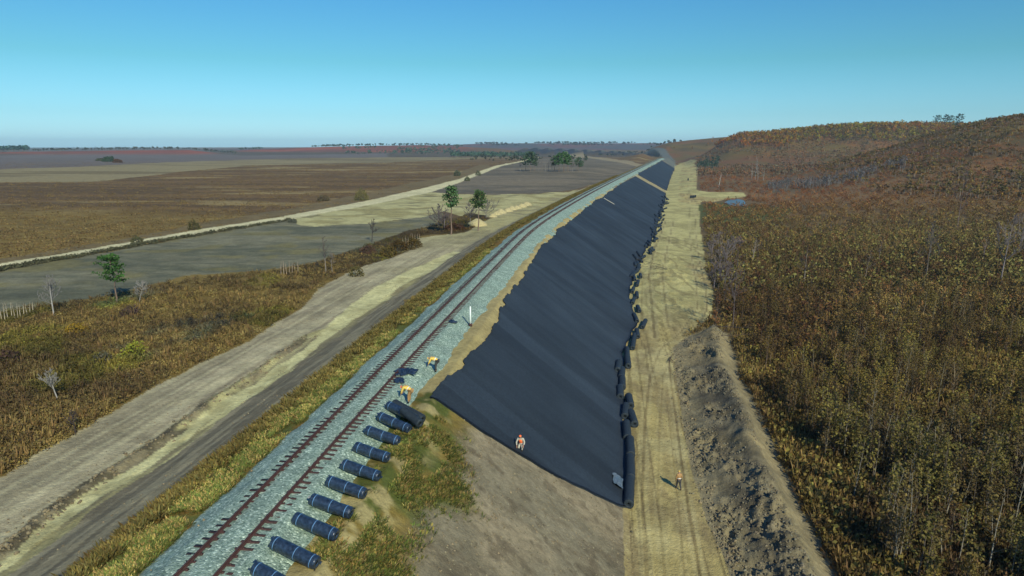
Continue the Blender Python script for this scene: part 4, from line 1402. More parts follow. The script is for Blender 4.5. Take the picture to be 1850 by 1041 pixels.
def sapling_parts(seed, h, leafc, nleaf=110, lsz=.21, bark=(.22, .19, .14), width=.26, first=.3):
    rg = np.random.default_rng(seed); r = random.Random(seed)
    S = []; p = Vector((0, 0, -.1)); d = Vector((r.uniform(-.08, .08), r.uniform(-.08, .08), 1)).normalized()
    n = 6; pts = []
    for i in range(n):
        q = p + d * h / n; d = (d + Vector((r.uniform(-.07, .07), r.uniform(-.07, .07), 0))).normalized()
        S.append((p.copy(), q.copy(), .045 * (1 - i / n) + .012, .045 * (1 - (i + 1) / n) + .010)); pts.append(q.copy()); p = q
    trunk = segs_arr(S, 4)
    B = []; C = []
    for i in range(16):
        f = first + (1 - first) * (i + .5) / 16
        k = min(int(f * n), n - 1); a = Vector(S[k][0]).lerp(S[k][1], f * n - k)
        w = r.uniform(0, 6.283); L = h * width * (1.15 - f * .85) * r.uniform(.5, 1.1)
        e = a + Vector((math.cos(w) * L, math.sin(w) * L, L * r.uniform(.5, 1.3)))
        B.append((a, e, .016, .006))
        for _ in range(nleaf // 16):
            C.append(tuple(a.lerp(e, r.uniform(.25, 1.08)) + Vector((r.gauss(0, .09), r.gauss(0, .09), r.gauss(0, .10))) * h * .30))
    C = np.array(C)
    V, Q = cards(C, rg.uniform(.6, 1.3, len(C)) * lsz, rg)
    br = segs_arr(B, 3)
    return trunk, br, (V, Q, cvar(len(C), leafc, rg, .22)), bark


def sapling_proto(*a, **k):
    tr, br, lf, bark = sapling_parts(*a, **k)
    m = MB(); m.add(*tr, c=bark); m.add(*br, c=np.array(bark) * .8); m.add(lf[0], lf[1], lf[2])
    return m.arr()


def tuft_proto(seed, n, h, w, c, amt=.3, wide=.10):
    """spray of upright blades / thin stalks"""
    rg = np.random.default_rng(seed)
    a = rg.uniform(0, 6.283, n); r = rg.uniform(0, w * .4, n)
    b = np.stack([np.cos(a) * r, np.sin(a) * r, np.zeros(n) - .03], 1)
    hh = rg.uniform(.5, 1.0, n) * h
    lean = rg.uniform(.15, .6, n) * w
    tip = b + np.stack([np.cos(a) * lean, np.sin(a) * lean, hh], 1)
    pr = np.stack([-np.sin(a), np.cos(a), np.zeros(n)], 1) * wide * .5
    mid = (b * .45 + tip * .55); mid[:, 2] += .06 * h
    V = np.stack([b - pr * .5, mid - pr, tip, mid + pr], 1).reshape(-1, 3)
    return V, np.arange(4 * n).reshape(n, 4), cvar(n, c, rg, amt)


def bush_proto(seed, n, h, w, c, lsz=.28, amt=.3, stems=True):
    rg = np.random.default_rng(seed)
    u = rg.normal(size=(n, 3)); u /= np.linalg.norm(u, axis=1)[:, None]; u[:, 2] = np.abs(u[:, 2])
    rr = rg.uniform(.45, 1.0, n) ** .6
    lob = .75 + .5 * fbm(u[:, 0] * 2.4 + seed, u[:, 1] * 2.4 + u[:, 2], seed, 2)
    C = u * (rr * lob)[:, None] * np.array([[w / 2, w / 2, h * .85]])
    V, Q = cards(C, rg.uniform(.6, 1.3, n) * lsz, rg)
    m = MB(); m.add(V, Q, cvar(n, c, rg, amt))
    if stems:
        k = max(4, n // 25); tgt = C[rg.integers(0, n, k)]
        v, q = seg_tubes(np.zeros((k, 3)) + rg.normal(0, .08, (k, 3)) * [1, 1, 0], tgt, np.full(k, .03), np.full(k, .01), 3)
        m.add(v, q, np.array(BARKD) * 1.3)
    return m.arr()


rgv = np.random.default_rng(99)


def sample(n, D0, D1, px0, px1, p=1.6):
    """random ground points, thinning out with distance"""
    u = rgv.uniform(0, 1, n)
    D = (D0 ** (1 - p) + u * (D1 ** (1 - p) - D0 ** (1 - p))) ** (1 / (1 - p)) if abs(p - 1) > 1e-6 else D0 * (D1 / D0) ** u
    px = rgv.uniform(px0, px1, n)
    return np.column_stack([(px - 925) / 1250 * D, D])


def keep(xy, f): return xy[f]


SPR = np.concatenate([SPOIL[3:10]])


def right_ok(xy, margin=2.5):
    s, t, z = st_of(xy[:, 0], xy[:, 1])
    ok = (t > toeR(xy[:, 1]) + margin) & ~inpoly(xy[:, 0], xy[:, 1], P_HAUL) & ~inpoly(xy[:, 0], xy[:, 1], SPOIL)
    ok &= np.hypot(xy[:, 0] - pc.mean(0)[0], xy[:, 1] - pc.mean(0)[1]) > 16
    e = edgedist(xy[:, 0], xy[:, 1], P_HAUL)
    return ok & (e > .3 + 2.5 * vnoise(xy[:, 0] / 4, xy[:, 1] / 5, 77) - .8) & (edgedist(xy[:, 0], xy[:, 1], SPR, False) > np.where(xy[:, 1] < 70, 3.6, 2.2) * (margin > 3.5) + .3)


# ---- right: young trees in the thicket
kinds = [("yellow-green leafy", (.175, .142, .036)), ("olive-brown leafy", (.130, .092, .032)), ("pale gold leafy", (.21, .155, .045)), ("dark russet leafy", (.10, .062, .030))]
S_PROTO = []
for k in range(8):
    kd = (0, 0, 0, 1, 1, 2, 3, 1)[k]
    S_PROTO.append((kd, sapling_parts(500 + k, (3.6, 4.4, 5.0, 3.8, 4.6, 3.4, 3.2, 5.2)[k], kinds[kd][1], nleaf=(150, 170, 190, 120, 110, 150, 90, 60)[k], bark=((.26, .23, .17) if k % 2 else (.14, .11, .08)))))
xy = sample(6500, 38, 135, 1290, 2080, 1.2)
xy = xy[right_ok(xy, 4)]
dens = fbm(xy[:, 0] / 9, xy[:, 1] / 9, 401, 3)
fade_ = sst(75, 125, xy[:, 1] - (xy[:, 0] - 40) * .25)
xy = xy[(rgv.uniform(size=len(xy)) > fade_ * .6)]
dens = fbm(xy[:, 0] / 9, xy[:, 1] / 9, 401, 3)
xy = xy[(dens > .50) | (rgv.uniform(size=len(xy)) < .10)][:1500]
pos = P3(xy)
pxs = 925 + pos[:, 0] * 1250 / (pos[:, 1] * math.cos(TH) + (CAM_H - pos[:, 2]) * math.sin(TH))
inview = (pxs < 1870) & (pos[:, 1] > 40)
order = np.argsort(np.hypot(pos[:, 0], pos[:, 1]) + 1e4 * (~inview))
near = pos[order[:290]]; rest = pos[order[290:]]
protoObj = {}
SAPL = {0: "yellow-green leafy sapling standing among its like in the near right thicket", 1: "thin olive-brown sapling standing among its like in the near right thicket",
        2: "pale gold leafy sapling standing among its like in the near right thicket", 3: "dark russet sapling standing among its like in the near right thicket"}
SAPG = {0: "yellow-green saplings in the thicket", 1: "olive-brown saplings in the thicket", 2: "pale gold saplings in the thicket", 3: "dark russet saplings in the thicket"}
for i, p in enumerate(near):
    k = int(rgv.integers(0, 8))
    kd, (tr, br, lf, bark) = S_PROTO[k]
    if k not in protoObj:
        root = empty("young_tree")
        m = MB(); m.add(*tr, c=bark); obj("trunk", m.mesh("trunk"), M_bark, root)
        m = MB(); m.add(lf[0], lf[1], lf[2]); m.add(*br, c=np.array(bark) * .8); obj("crown", m.mesh("crown"), M_veg, root)
        protoObj[k] = root; o = root
    else:
        o = copy_tree(protoObj[k])
    o.location = p; o.rotation_euler = (random.uniform(-.06, .06), random.uniform(-.06, .06), random.uniform(0, 6.28)); s_ = random.uniform(.7, 1.2); o.scale = (s_, s_, s_ * random.uniform(.9, 1.15))
    tag(o, SAPL[kd], "young tree", SAPG[kd])
SP = []
for kd, (tr, br, lf, bark) in S_PROTO:
    m = MB(); m.add(*tr, c=bark); m.add(*br, c=np.array(bark) * .8); m.add(lf[0], lf[1], lf[2]); SP.append(m.arr())
tag(obj("thicket", merged("thicket", SP, rest, rgv, .6, 1.15, .25, mul=lerp(np.array([1.05, .98, .85]), np.array([.60, .50, .50]), sst(.40, .60, fbm(rest[:, 0] / 16, rest[:, 1] / 16, 420, 3)))), M_veg), "dense brown and olive thicket of young trees covering the right side beyond the nearest ones", "thicket", kind="stuff")
# smaller detail further away
SPF = [sapling_proto(540 + k, (2.4, 3.0, 2.2, 2.6, 1.8)[k], [(.27, .20, .050), (.22, .145, .048), (.31, .22, .065), (.25, .125, .045), (.20, .14, .052)][k], nleaf=32, lsz=.42, width=.38, first=.15) for k in range(5)]
xy = sample(9000, 95, 520, 1262, 2150, 1.4)
xy = xy[right_ok(xy, 5)]
xy = xy[~inpoly(xy[:, 0], xy[:, 1], P_GREENR)]
dens = fbm(xy[:, 0] / 22, xy[:, 1] / 22, 402, 3)
xy = xy[(dens > .48) | (rgv.uniform(size=len(xy)) < .18)]
fade_ = sst(190, 380, xy[:, 1])
xy = xy[rgv.uniform(size=len(xy)) > fade_ * .55]
pos = P3(xy)
pos[:, 2] -= .7 * sst(190, 380, pos[:, 1])
mul = lerp(np.ones(3), np.array([1.3, .95, 1.0]), sst(200, 420, pos[:, 1]))
mul = mul * lerp(np.array([1.15, 1.15, 1.1]), np.array([.62, .55, .6]), sst(.4, .62, fbm(pos[:, 0] / 40, pos[:, 1] / 40, 421, 3)))
tag(obj("scrub_wood", merged("scrub_wood", SPF, pos, rgv, .45, 1.05, .22, mul=mul), M_veg), "brown and olive scrub covering the valley floor towards the ridge", "scrub", kind="stuff")
# undergrowth
UG = [tuft_proto(600 + k, 9, (.8, 1.1, .6, 1.3)[k], (1.1, .9, 1.3, .8)[k], [(.14, .095, .036), (.175, .12, .042), (.11, .075, .032), (.21, .155, .06)][k], wide=.10) for k in range(4)]
UG += [bush_proto(610 + k, 26, (.9, 1.2)[k], 1.6, [(.14, .10, .036), (.19, .145, .045)][k], lsz=.3, stems=False) for k in range(2)]
xy = sample(26000, 38, 140, 1240, 2080, 1.2)
xy = xy[right_ok(xy, 3)]
tag(obj("undergrowth", merged("undergrowth", UG, P3(xy), rgv, .6, 1.3, .25, mul=lerp(np.array([1.25, 1.2, 1.0]), np.array([.6, .52, .55]), sst(.38, .62, fbm(xy[:, 0] / 11, xy[:, 1] / 14, 436, 3)))), M_veg), "dark brown dry undergrowth between the saplings on the right", "undergrowth", kind="stuff")
xy = sample(14000, 135, 700, 1240, 2150, 1.4)
xy = xy[right_ok(xy, 4)]
pos = P3(xy)
mul = lerp(np.array([1.1, 1.1, 1.1]), np.array([1.6, .85, .9]), sst(180, 420, pos[:, 1]))
tag(obj("low_brush", merged("low_brush", UG[4:], pos, rgv, .9, 2.2, .3, mul=mul), M_veg), "low reddish brush on the valley floor below the wooded ridge", "brush", kind="stuff")

# ---- spoil clods
def rock_proto(seed):
    rg = np.random.default_rng(seed)
    n = 7; m_ = 5
    th = np.linspace(.25, math.pi - .25, m_); ph = np.linspace(0, 2 * math.pi, n, endpoint=False)
    T_, P_ = np.meshgrid(th, ph, indexing='ij')
    r = .5 * (1 + rg.uniform(-.45, .45, T_.shape))
    V = np.stack([r * np.sin(T_) * np.cos(P_), r * np.sin(T_) * np.sin(P_) * .8, r * np.cos(T_) * .7], -1).reshape(-1, 3)
    i = np.arange(n * m_).reshape(m_, n); j = np.roll(i, -1, 1)
    Q = np.stack([i[:-1], i[1:], j[1:], j[:-1]], -1).reshape(-1, 4)
    top = np.array([(0, 1, 2, 3), (0, 3, 4, 5), (0, 5, 6, 6)][:2])
    return V, np.concatenate([Q, top]), np.full((len(V), 3), .13) * np.array([1.25, 1.08, .70])


RK = [rock_proto(700 + k) for k in range(5)]
a_, b_ = SPOIL.min(0), SPOIL.max(0)
xy = np.column_stack([rgv.uniform(a_[0], b_[0], 26000), rgv.uniform(a_[1], b_[1], 26000)])
xy = xy[inpoly(xy[:, 0], xy[:, 1], SPOIL)]
ed_ = edgedist(xy[:, 0], xy[:, 1], SPOIL)
xy = xy[(fbm(xy[:, 0] / 2.2, xy[:, 1] / 5, 45, 2) + rgv.uniform(-.12, .12, len(xy)) > .47) & (edgedist(xy[:, 0], xy[:, 1], SPOIL[3:10], False) > 1.9)][:6500]
tag(obj("soil_clods", merged("soil_clods", RK, P3(xy), rgv, .05, .27, .25), M_clod), "rough dark clods of dug soil on the spoil ridge", "soil clods", kind="stuff")
e_ = []
SE = GP([(1215, 632), (1222, 690), (1240, 780), (1262, 880), (1292, 960), (1330, 1060)], ZR)
for i in range(len(SE) - 1):
    n_ = 110
    f_ = rgv.uniform(0, 1, (n_, 1)); q_ = SE[i] * (1 - f_) + SE[i + 1] * f_
    q_[:, 0] += rgv.normal(.5, .45, n_); e_.append(q_)
BE = (BANKL[:8] + BANKL[8:][::-1]) / 2
for i in range(len(BE) - 1):
    n_ = 60
    f_ = rgv.uniform(0, 1, (n_, 1)); q_ = BE[i] * (1 - f_) + BE[i + 1] * f_
    q_ += rgv.normal(0, .45, (n_, 2)); e_.append(q_)
xy = np.concatenate(e_)
tag(obj("loose_clods", merged("loose_clods", RK, P3(xy), rgv, .06, .34, .25, mul=np.tile([[1.15, 1.1, 1.0]], (len(xy), 1))), M_clod), "loose soil clods scraped up in lines along the dirt roads", "soil clods", kind="stuff")

# ---- left: golden brush
BRUSH = poly_px(ZL, [(-420, 650), (0, 566), (190, 537), (330, 507), (480, 490), (560, 478), (640, 452), (700, 432), (790, 404), (850, 388), (884, 398), (843, 418), (760, 426), (754, 452), (705, 466),
                     (659, 480), (584, 516), (540, 556), (440, 618), (370, 652), (290, 688), (215, 733), (170, 763), (60, 823), (0, 860), (-200, 925), (-500, 1050)])
BG = [bush_proto(620 + k, 46, (.8, 1.1, .7, 1.3)[k], (1.8, 1.5, 2.2, 1.6)[k], [(.28, .21, .072), (.21, .15, .055), (.32, .25, .090), (.15, .105, .045)][k], lsz=.25, stems=False) for k in range(4)]
BG += [tuft_proto(630 + k, 12, (1.0, 1.4)[k], 1.0, [(.34, .26, .10), (.24, .17, .065)][k], wide=.10) for k in range(2)]
xy = sample(33000, 36, 240, -80, 900, 1.5)
xy = xy[inpoly(xy[:, 0], xy[:, 1], BRUSH)]
n1_ = fbm(xy[:, 0] / 12, xy[:, 1] / 12, 403, 3)
mul = lerp(np.array([1.15, 1.12, 1.0]), np.array([.62, .60, .66]), sst(.48, .70, n1_))
mul = mul * lerp(np.ones(3), np.array([.55, .75, 1.25]), sst(.60, .70, fbm(xy[:, 0] / 9, xy[:, 1] / 14, 434, 3)))
mul = mul * lerp(np.ones(3), np.array([.95, 1.15, .7]), sst(.58, .68, fbm(xy[:, 0] / 8, xy[:, 1] / 12, 435, 3)))
far_ = sst(110, 160, xy[:, 1] + xy[:, 0] * .3)
mul = mul * lerp(np.ones(3), np.array([.72, .68, .7]), far_)
tag(obj("golden_brush", merged("golden_brush", BG, P3(xy), rgv, .3, .8, .12, mul=mul), M_veg), "golden brown dry brush covering the ground left of the dirt road", "brush", kind="stuff")
# fields beyond: sparse brush texture
xy = sample(16000, 130, 900, -150, 930, 1.35)
s_, t_, _z = st_of(xy[:, 0], xy[:, 1])
okm = (t_ < -60) & ~inpoly(xy[:, 0], xy[:, 1], P_FROAD) & ~inpoly(xy[:, 0], xy[:, 1], P_GREYFIELD) & ~inpoly(xy[:, 0], xy[:, 1], P_CREAM) & ~inpoly(xy[:, 0], xy[:, 1], P_GREYFAR) & ~inpoly(xy[:, 0], xy[:, 1], BRUSH)
okm &= ~inpoly(xy[:, 0], xy[:, 1], P_STRIP) | (rgv.uniform(size=len(xy)) < .2)
okm &= ~inpoly(xy[:, 0], xy[:, 1], P_MOWN) & ~inpoly(xy[:, 0], xy[:, 1], P_GRAVEL_L)
xy = xy[okm]
FB = [bush_proto(640 + k, 9, .45, 2.6, [(.165, .105, .038), (.125, .078, .032), (.20, .14, .052)][k], lsz=.42, stems=False) for k in range(3)]
tag(obj("field_brush", merged("field_brush", FB, P3(xy), rgv, .4, 1.1, .15), M_veg), "low brown dry growth over the wide field beyond the pale road", "field growth", kind="stuff")
# dark low growth along the near verge of the pale road
rd = GP([(-100, 500), (0, 486), (100, 469), (235, 446), (300, 434), (400, 417), (525, 397)], ZL)
e_ = []
for i in range(len(rd) - 1):
    n_ = 170; f_ = rgv.uniform(0, 1, (n_, 1)); q_ = rd[i] * (1 - f_) + rd[i + 1] * f_
    q_[:, 1] -= np.abs(rgv.normal(2.5, 1.8, n_)) ; e_.append(q_)
xy = np.concatenate(e_)
VB = [bush_proto(645 + k, 26, 1.0, 2.2, [(.10, .095, .05), (.075, .07, .04)][k], lsz=.38, stems=False) for k in range(2)]
tag(obj("verge_growth", merged("verge_growth", VB, P3(xy), rgv, .35, .9, .25), M_veg), "grey green low growth along the near verge of the pale field road", "verge growth", kind="stuff")

# small stones and crumbs of soil on the bare slope and the roads
ss_ = rgv.uniform(s_of_y(15), s_of_y(52), 2600); tt_ = rgv.uniform(6.5, 19, 2600)
x_, y_, _ = at_s(ss_, tt_); a_ = np.column_stack([x_, y_])
b_ = np.column_stack([rgv.uniform(6, 45, 9000), rgv.uniform(38, 170, 9000)]); b_ = b_[inpoly(b_[:, 0], b_[:, 1], P_HAUL)]
b_ = b_[fbm(b_[:, 0] / 2, b_[:, 1] / 5, 432, 3) > .52]
c_ = np.column_stack([rgv.uniform(-45, -14, 6000), rgv.uniform(25, 150, 6000)]); c_ = c_[inpoly(c_[:, 0], c_[:, 1], P_GRAVEL_L)]
c_ = c_[fbm(c_[:, 0] / 2, c_[:, 1] / 4, 433, 3) > .55]
xy = np.concatenate([a_, b_, c_])
tag(obj("soil_crumbs", merged("soil_crumbs", RK, P3(xy), rgv, .03, .16, .3, mul=np.tile([[1.25, 1.2, 1.1]], (len(xy), 1))), M_clod), "scattered small stones and crumbs of soil on the bare slope and roads", "soil crumbs", kind="stuff")

# ---- grass on the embankment
GR = [tuft_proto(650 + k, 12, .26, .6, [(.17, .21, .045), (.26, .24, .06), (.36, .27, .09), (.13, .17, .04)][k], wide=.06) for k in range(4)]
ss_ = rgv.uniform(s_of_y(10), s_of_y(70), 26000); tt_ = rgv.uniform(3.6, 9.8, 26000)
lim = 7.6 + (fbm(ss_ / 3, ss_ * 0, 142, 3) - .5) * 4.5 + rgv.normal(0, .5, len(ss_))
k_ = (tt_ < lim) & (ss_ < s_of_y(45.5) + (tt_ - 4.5) * .15) & (fbm(ss_ / 1.5, tt_ / 1.5, 404, 3) > .38 + .16 * (tt_ < 5))
x_, y_, _ = at_s(ss_[k_], tt_[k_])
tag(obj("crest_grass", merged("crest_grass", GR, P3(np.column_stack([x_, y_])), rgv, .5, 1.1, .25), M_veg), "green and straw coloured grass between the rolls and the bare slope", "grass", kind="stuff")
ss_ = rgv.uniform(0, 1, 22000) ** 1.4 * (s_of_y(120) - s_of_y(15)) + s_of_y(15); tt_ = -rgv.uniform(3.2, 5.9, 22000)
k_ = fbm(ss_ / 1.6, tt_ / 1.2, 405, 3) > .37
x_, y_, _ = at_s(ss_[k_], tt_[k_])
tag(obj("shoulder_grass", merged("shoulder_grass", GR, P3(np.column_stack([x_, y_])), rgv, .5, 1.1, .25), M_veg), "green grass on the left shoulder below the crushed stone", "grass", kind="stuff")
GW = [tuft_proto(660 + k, 14, (.36, .5, .3)[k], .8, [(.24, .175, .045), (.17, .13, .036), (.27, .215, .075)][k], wide=.09) for k in range(3)]
n_ = 15000
ss_ = rgv.uniform(0, 1, n_) ** 1.3 * (s_of_y(420) - s_of_y(22)) + s_of_y(22)
wd = np.clip((ss_ - s_of_y(22)) / 60, 0, 1)
tt_ = -(5.75 - .5 * wd) + rgv.normal(0, .5, n_) * (.5 + .9 * wd) - .2
k_ = (tt_ < -3.9)
x_, y_, _ = at_s(ss_[k_], tt_[k_])
tag(obj("tall_weeds", merged("tall_weeds", GW, P3(np.column_stack([x_, y_])), rgv, .6, 1.2, .25), M_veg), "rust and straw coloured tall dry weeds along the left shoulder of the line", "weeds", kind="stuff")


# ------------------------------------------------------------------ single trees and shrubs
def bare_tree(loc, h, seed, label, bark=BARK, spread=.40, first=.35, depth=3, r0=None, lean=0.0, group=None, name="bare_tree"):
    global TWIG
    TWIG = min(max(.013, loc[1] * .00020), .07)
    T, B, tips = limbs(h, seed, spread, depth, r0, first, 2, lean)
    TWIG = .013
    root = empty(name, loc, random.uniform(0, 6.28))
    m = MB(); m.add(*segs_arr(T, 6), c=bark); obj("trunk", m.mesh("trunk"), M_bark, root)
    m = MB(); m.add(*segs_arr(B, 3), c=np.array(bark) * .85); obj("crown", m.mesh("crown"), M_bark, root)
    return tag(root, label, "tree", group)


def pine(loc, h, seed, label, c=(.045, .085, .035), crown=.5, width=.30, group=None, n=900, bark=(.17, .12, .09), csz=.040):
    rg = np.random.default_rng(seed); r = random.Random(seed)
    root = empty("pine_tree", loc, r.uniform(0, 6))
    S = []; p = Vector((0, 0, -.2)); k = 8
    for i in range(k):
        q = p + Vector((r.uniform(-.02, .02) * h, r.uniform(-.02, .02) * h, h * .97 / k))
        S.append((p, q, h * .016 * (1 - i / k) + .02, h * .016 * (1 - (i + 1) / k) + .015)); p = q
    m = MB(); m.add(*segs_arr(S, 6), c=bark); obj("trunk", m.mesh("trunk"), M_bark, root)
    B = []; C = []
    nb = 30
    for i in range(nb):
        f = 1 - crown + crown * (i + .5) / nb
        kk = min(int(f * k), k - 1); a = Vector(S[kk][0]).lerp(S[kk][1], f * k - kk)
        w = i * 2.4 + r.uniform(-.5, .5)
        g = (f - (1 - crown)) / crown
        L = h * width * (math.sin(math.pi * min(1, .22 + g * .72)) ** .8) * r.uniform(.6, 1.1)
        e = a + Vector((math.cos(w) * L, math.sin(w) * L, L * r.uniform(.05, .55)))
        B.append((a, e, .03 * h / 8, .01))
        m_ = max(3, n // nb)
        for _ in range(m_):
            ff = r.uniform(.35, 1.05)
            C.append(tuple(a.lerp(e, ff) + Vector((r.gauss(0, 1), r.gauss(0, 1), r.gauss(0, .5))) * h * .030))
    C = np.array(C)
    V, Q = cards(C, rg.uniform(.6, 1.3, len(C)) * h * csz, rg, aspect=.6)
    m = MB(); m.add(V, Q, cvar(len(C), c, rg, .35)); m.add(*segs_arr(B, 3), c=np.array(bark) * .7)
    obj("crown", m.mesh("crown"), M_veg, root)
    return tag(root, label, "pine tree", group)


def shrub(loc, h, w, seed, c, label, n=None, name="shrub", lsz=None):
    root = empty(name, loc, 0)
    n = n or int(min(900, 160 + 60 * w * h)); lsz = lsz or max(.16, .06 * w + .08)
    V, Q, C = bush_proto(seed, n, h, w, c, lsz=lsz, stems=False)
    m = MB(); m.add(V, Q, C); obj("foliage", m.mesh("foliage"), M_veg, root)
    rg = np.random.default_rng(seed); k = 7
    A = rg.normal(0, .12, (k, 3)) * [1, 1, 0]; Bq = V[rg.integers(0, len(V), k)] * .8
    m = MB(); m.add(*seg_tubes(A, Bq, np.full(k, .04), np.full(k, .012), 4), c=BARKD); obj("stems", m.mesh("stems"), M_bark, root)
    return tag(root, label, "shrub")


def hgt(p, toprow): return max(.6, zat(toprow, p.y) - p.z)


def at_px(px, py): return slope_point(px, py)


def place_bare(px, py, top, seed, label, **k):
    p = at_px(px, py); return bare_tree(p, hgt(p, top), seed, label, **k)


def place_pine(px, py, top, seed, label, **k):
    p = at_px(px, py); return pine(p, hgt(p, top), seed, label, **k)


def place_shrub(px, py, top, wpx, seed, c, label, **k):
    p = at_px(px, py); D = math.hypot(p.y, CAM_H - p.z)
    return shrub(p, hgt(p, top), wpx * D / 1250, seed, c, label, **k)


place_pine(211, 548, 457, 1, "lone green pine with a leaning bare trunk at the edge of the golden brush", crown=.55, width=.30, c=(.07, .16, .035), csz=.055)
place_bare(97, 570, 497, 2, "pale grey leafless tree with spreading limbs at the far left edge of the brush", bark=(.30, .28, .25), spread=.55, first=.25, depth=4)
place_bare(251, 546, 506, 3, "small pale leafless tree just right of the lone pine", bark=(.30, .28, .25), spread=.6, first=.25, lean=-.3, depth=4)
place_bare(106, 724, 662, 4, "pale dead tree with crooked twigs in the near golden brush", bark=(.32, .30, .27), spread=.55, lean=-.2, depth=4)
place_bare(136, 784, 733, 5, "small dark leafless tree at the brush edge above the gravel", bark=BARKD, spread=.4)
place_bare(589, 494, 424, 6, "slender grey leafless tree behind the rounded olive bush", bark=BARK, spread=.35)
place_bare(600, 492, 450, 16, "shorter thin leafless tree close behind the rounded olive bush", bark=BARK, spread=.3)
place_bare(672, 437, 394, 7, "dark leafless tree standing alone against the grey field", bark=BARKD, spread=.4, first=.4)
place_bare(793, 410, 366, 8, "grey bushy leafless tree left of the two tall pines", bark=(.16, .13, .13), spread=.5, first=.1)
place_bare(803, 411, 374, 18, "smaller grey leafless tree touching the tall pine's left side", bark=(.16, .13, .13), spread=.5, first=.1)
place_pine(815, 424, 334, 9, "tall pine with a flat round crown, left one of the pair near the line", crown=.42, width=.17, c=(.075, .135, .05), csz=.05)
place_pine(864, 417, 341, 10, "tall pine with a ragged crown, right one of the pair near the line", crown=.42, width=.20, c=(.085, .14, .045), csz=.05)
place_bare(878, 394, 360, 11, "grey leafless tree spreading behind the right tall pine", bark=(.18, .16, .15), spread=.75, first=.15)
place_bare(850, 405, 366, 21, "grey leafless tree spreading left of the right tall pine", bark=(.18, .16, .15), spread=.6, first=.25)
place_shrub(644, 499, 474, 30, 12, (.15, .125, .04), "rounded olive bush at the gravel edge")
place_shrub(653, 362, 336, 28, 13, (.17, .15, .05), "large yellowish bush on the far verge of the pale road")
place_shrub(584, 363, 350, 24, 14, (.14, .11, .06), "low brownish grey bush left of the large yellowish roadside bush")
place_shrub(351, 415, 394, 24, 15, (.14, .125, .045), "olive bush on the far verge of the pale road, middle left")
place_shrub(248, 441, 423, 26, 16, (.12, .12, .05), "grey green bush hiding a piece of the pale road")
place_shrub(826, 318, 305, 14, 17, (.07, .09, .05), "dark green bush left of the far end of the pale road")
place_shrub(864, 317, 306, 11, 18, (.07, .085, .045), "dark bush on the right verge of the pale road's far end")
place_shrub(844, 327, 317, 12, 19, (.10, .11, .05), "small olive bush on the near side of the pale road's far end")
place_shrub(528, 402, 393, 18, 20, (.085, .085, .055), "low dark bush where the cream dirt patch meets the grey field")
place_shrub(244, 641, 611, 42, 21, (.26, .26, .03), "bright yellow-green bush in the golden brush")
place_shrub(139, 602, 580, 40, 22, (.27, .17, .02), "orange-yellow bush in the golden brush")
place_shrub(15, 655, 628, 50, 23, (.075, .045, .03), "dark brown bush at the left edge of the brush")
place_shrub(236, 571, 548, 34, 24, (.07, .045, .035), "dark brown bush at the foot of the lone pine")
place_shrub(185, 655, 634, 40, 25, (.11, .10, .06), "grey green bush left of the bright yellow-green one")
place_shrub(664, 458, 440, 30, 26, (.10, .055, .035), "reddish brown bush below the dark leafless tree")
place_shrub(700, 462, 440, 34, 27, (.12, .085, .02), "olive brown bush at the tip of the brush near the gravel")
place_shrub(722, 452, 428, 36, 28, (.12, .075, .02), "rust olive bush at the gravel bay, right of the olive brown one")
place_shrub(748, 446, 424, 30, 29, (.13, .085, .02), "last rust coloured bush of the brush tip beside the gravel bay")
place_shrub(822, 415, 402, 40, 30, (.08, .04, .02), "dark russet bush between the feet of the two tall pines")
place_shrub(196, 292, 281, 22, 31, (.06, .10, .05), "green clump of shrub alone in the far grey field", lsz=1.6)
place_shrub(212, 294, 286, 16, 32, (.13, .07, .04), "reddish clump beside the green one in the far grey field", lsz=1.5)
place_shrub(182, 291, 285, 16, 33, (.10, .11, .06), "pale olive clump left of the green one in the far grey field", lsz=1.5)

# thin young trees at the left picture edge
for i in range(11):
    place_bare(4 + i * 5.6 + random.uniform(-1, 1), 580 - i * 1.2, 547 - random.uniform(0, 6), 40 + i, "thin pale young tree in the row at the left edge of the brush", bark=(.40, .34, .24), spread=.22, first=.45, depth=1, r0=.05, group="thin young trees at the left edge")
for i in range(7):
    place_bare(508 + i * 5, 497 - i, 473 - random.uniform(0, 7), 60 + i, "thin pale young tree in the row left of the rounded olive bush", bark=(.36, .28, .2), spread=.22, first=.45, depth=1, r0=.05, group="thin young trees by the grey field")
for i in range(8):
    place_bare(730 + i * 4, 452 - i * 2.5, 428 - random.uniform(0, 6) - i, 70 + i, "thin pale stem rising from the bushes beside the gravel bay", bark=(.34, .26, .18), spread=.2, first=.45, depth=1, r0=.045, group="thin stems by the gravel bay")

# pine group in the middle distance
PG = [(950, 309, 281, .5), (958, 310, 274, .45), (966, 309, 285, .5), (1002, 310, 283, .4), (1010, 311, 276, .5), (1018, 311, 274, .5), (1026, 310, 279, .5), (1045, 310, 284, .45), (1050, 309, 290, .4)]
PL = ["leftmost pine of the far pine group", "tallest pine at the left end of the far pine group", "thin pine right of the tallest left one in the far group", "dark small pine at the middle of the far group",
      "broad pine in the dense middle clump of the far group", "tallest pine of the dense middle clump of the far group", "right pine of the dense middle clump of the far group", "round pine standing apart at the right of the far group",
      "small last pine at the right end of the far group"]
for i, (a, b, c_, w_) in enumerate(PG):
    place_pine(a, b, c_, 80 + i, PL[i], crown=.6, width=.34, c=(.07, .15, .05) if 3 < i < 7 else (.08, .13, .07), n=520, csz=.085)
for i, a in enumerate((973, 979, 985, 991, 997, 1034, 940, 1031)):
    place_bare(a, 309.5, 288 + random.uniform(-2, 3), 95 + i, "grey leafless tree standing between the pines of the far group", bark=(.2, .18, .17), spread=.3, first=.4, depth=2, group="leafless trees in the far pine group")

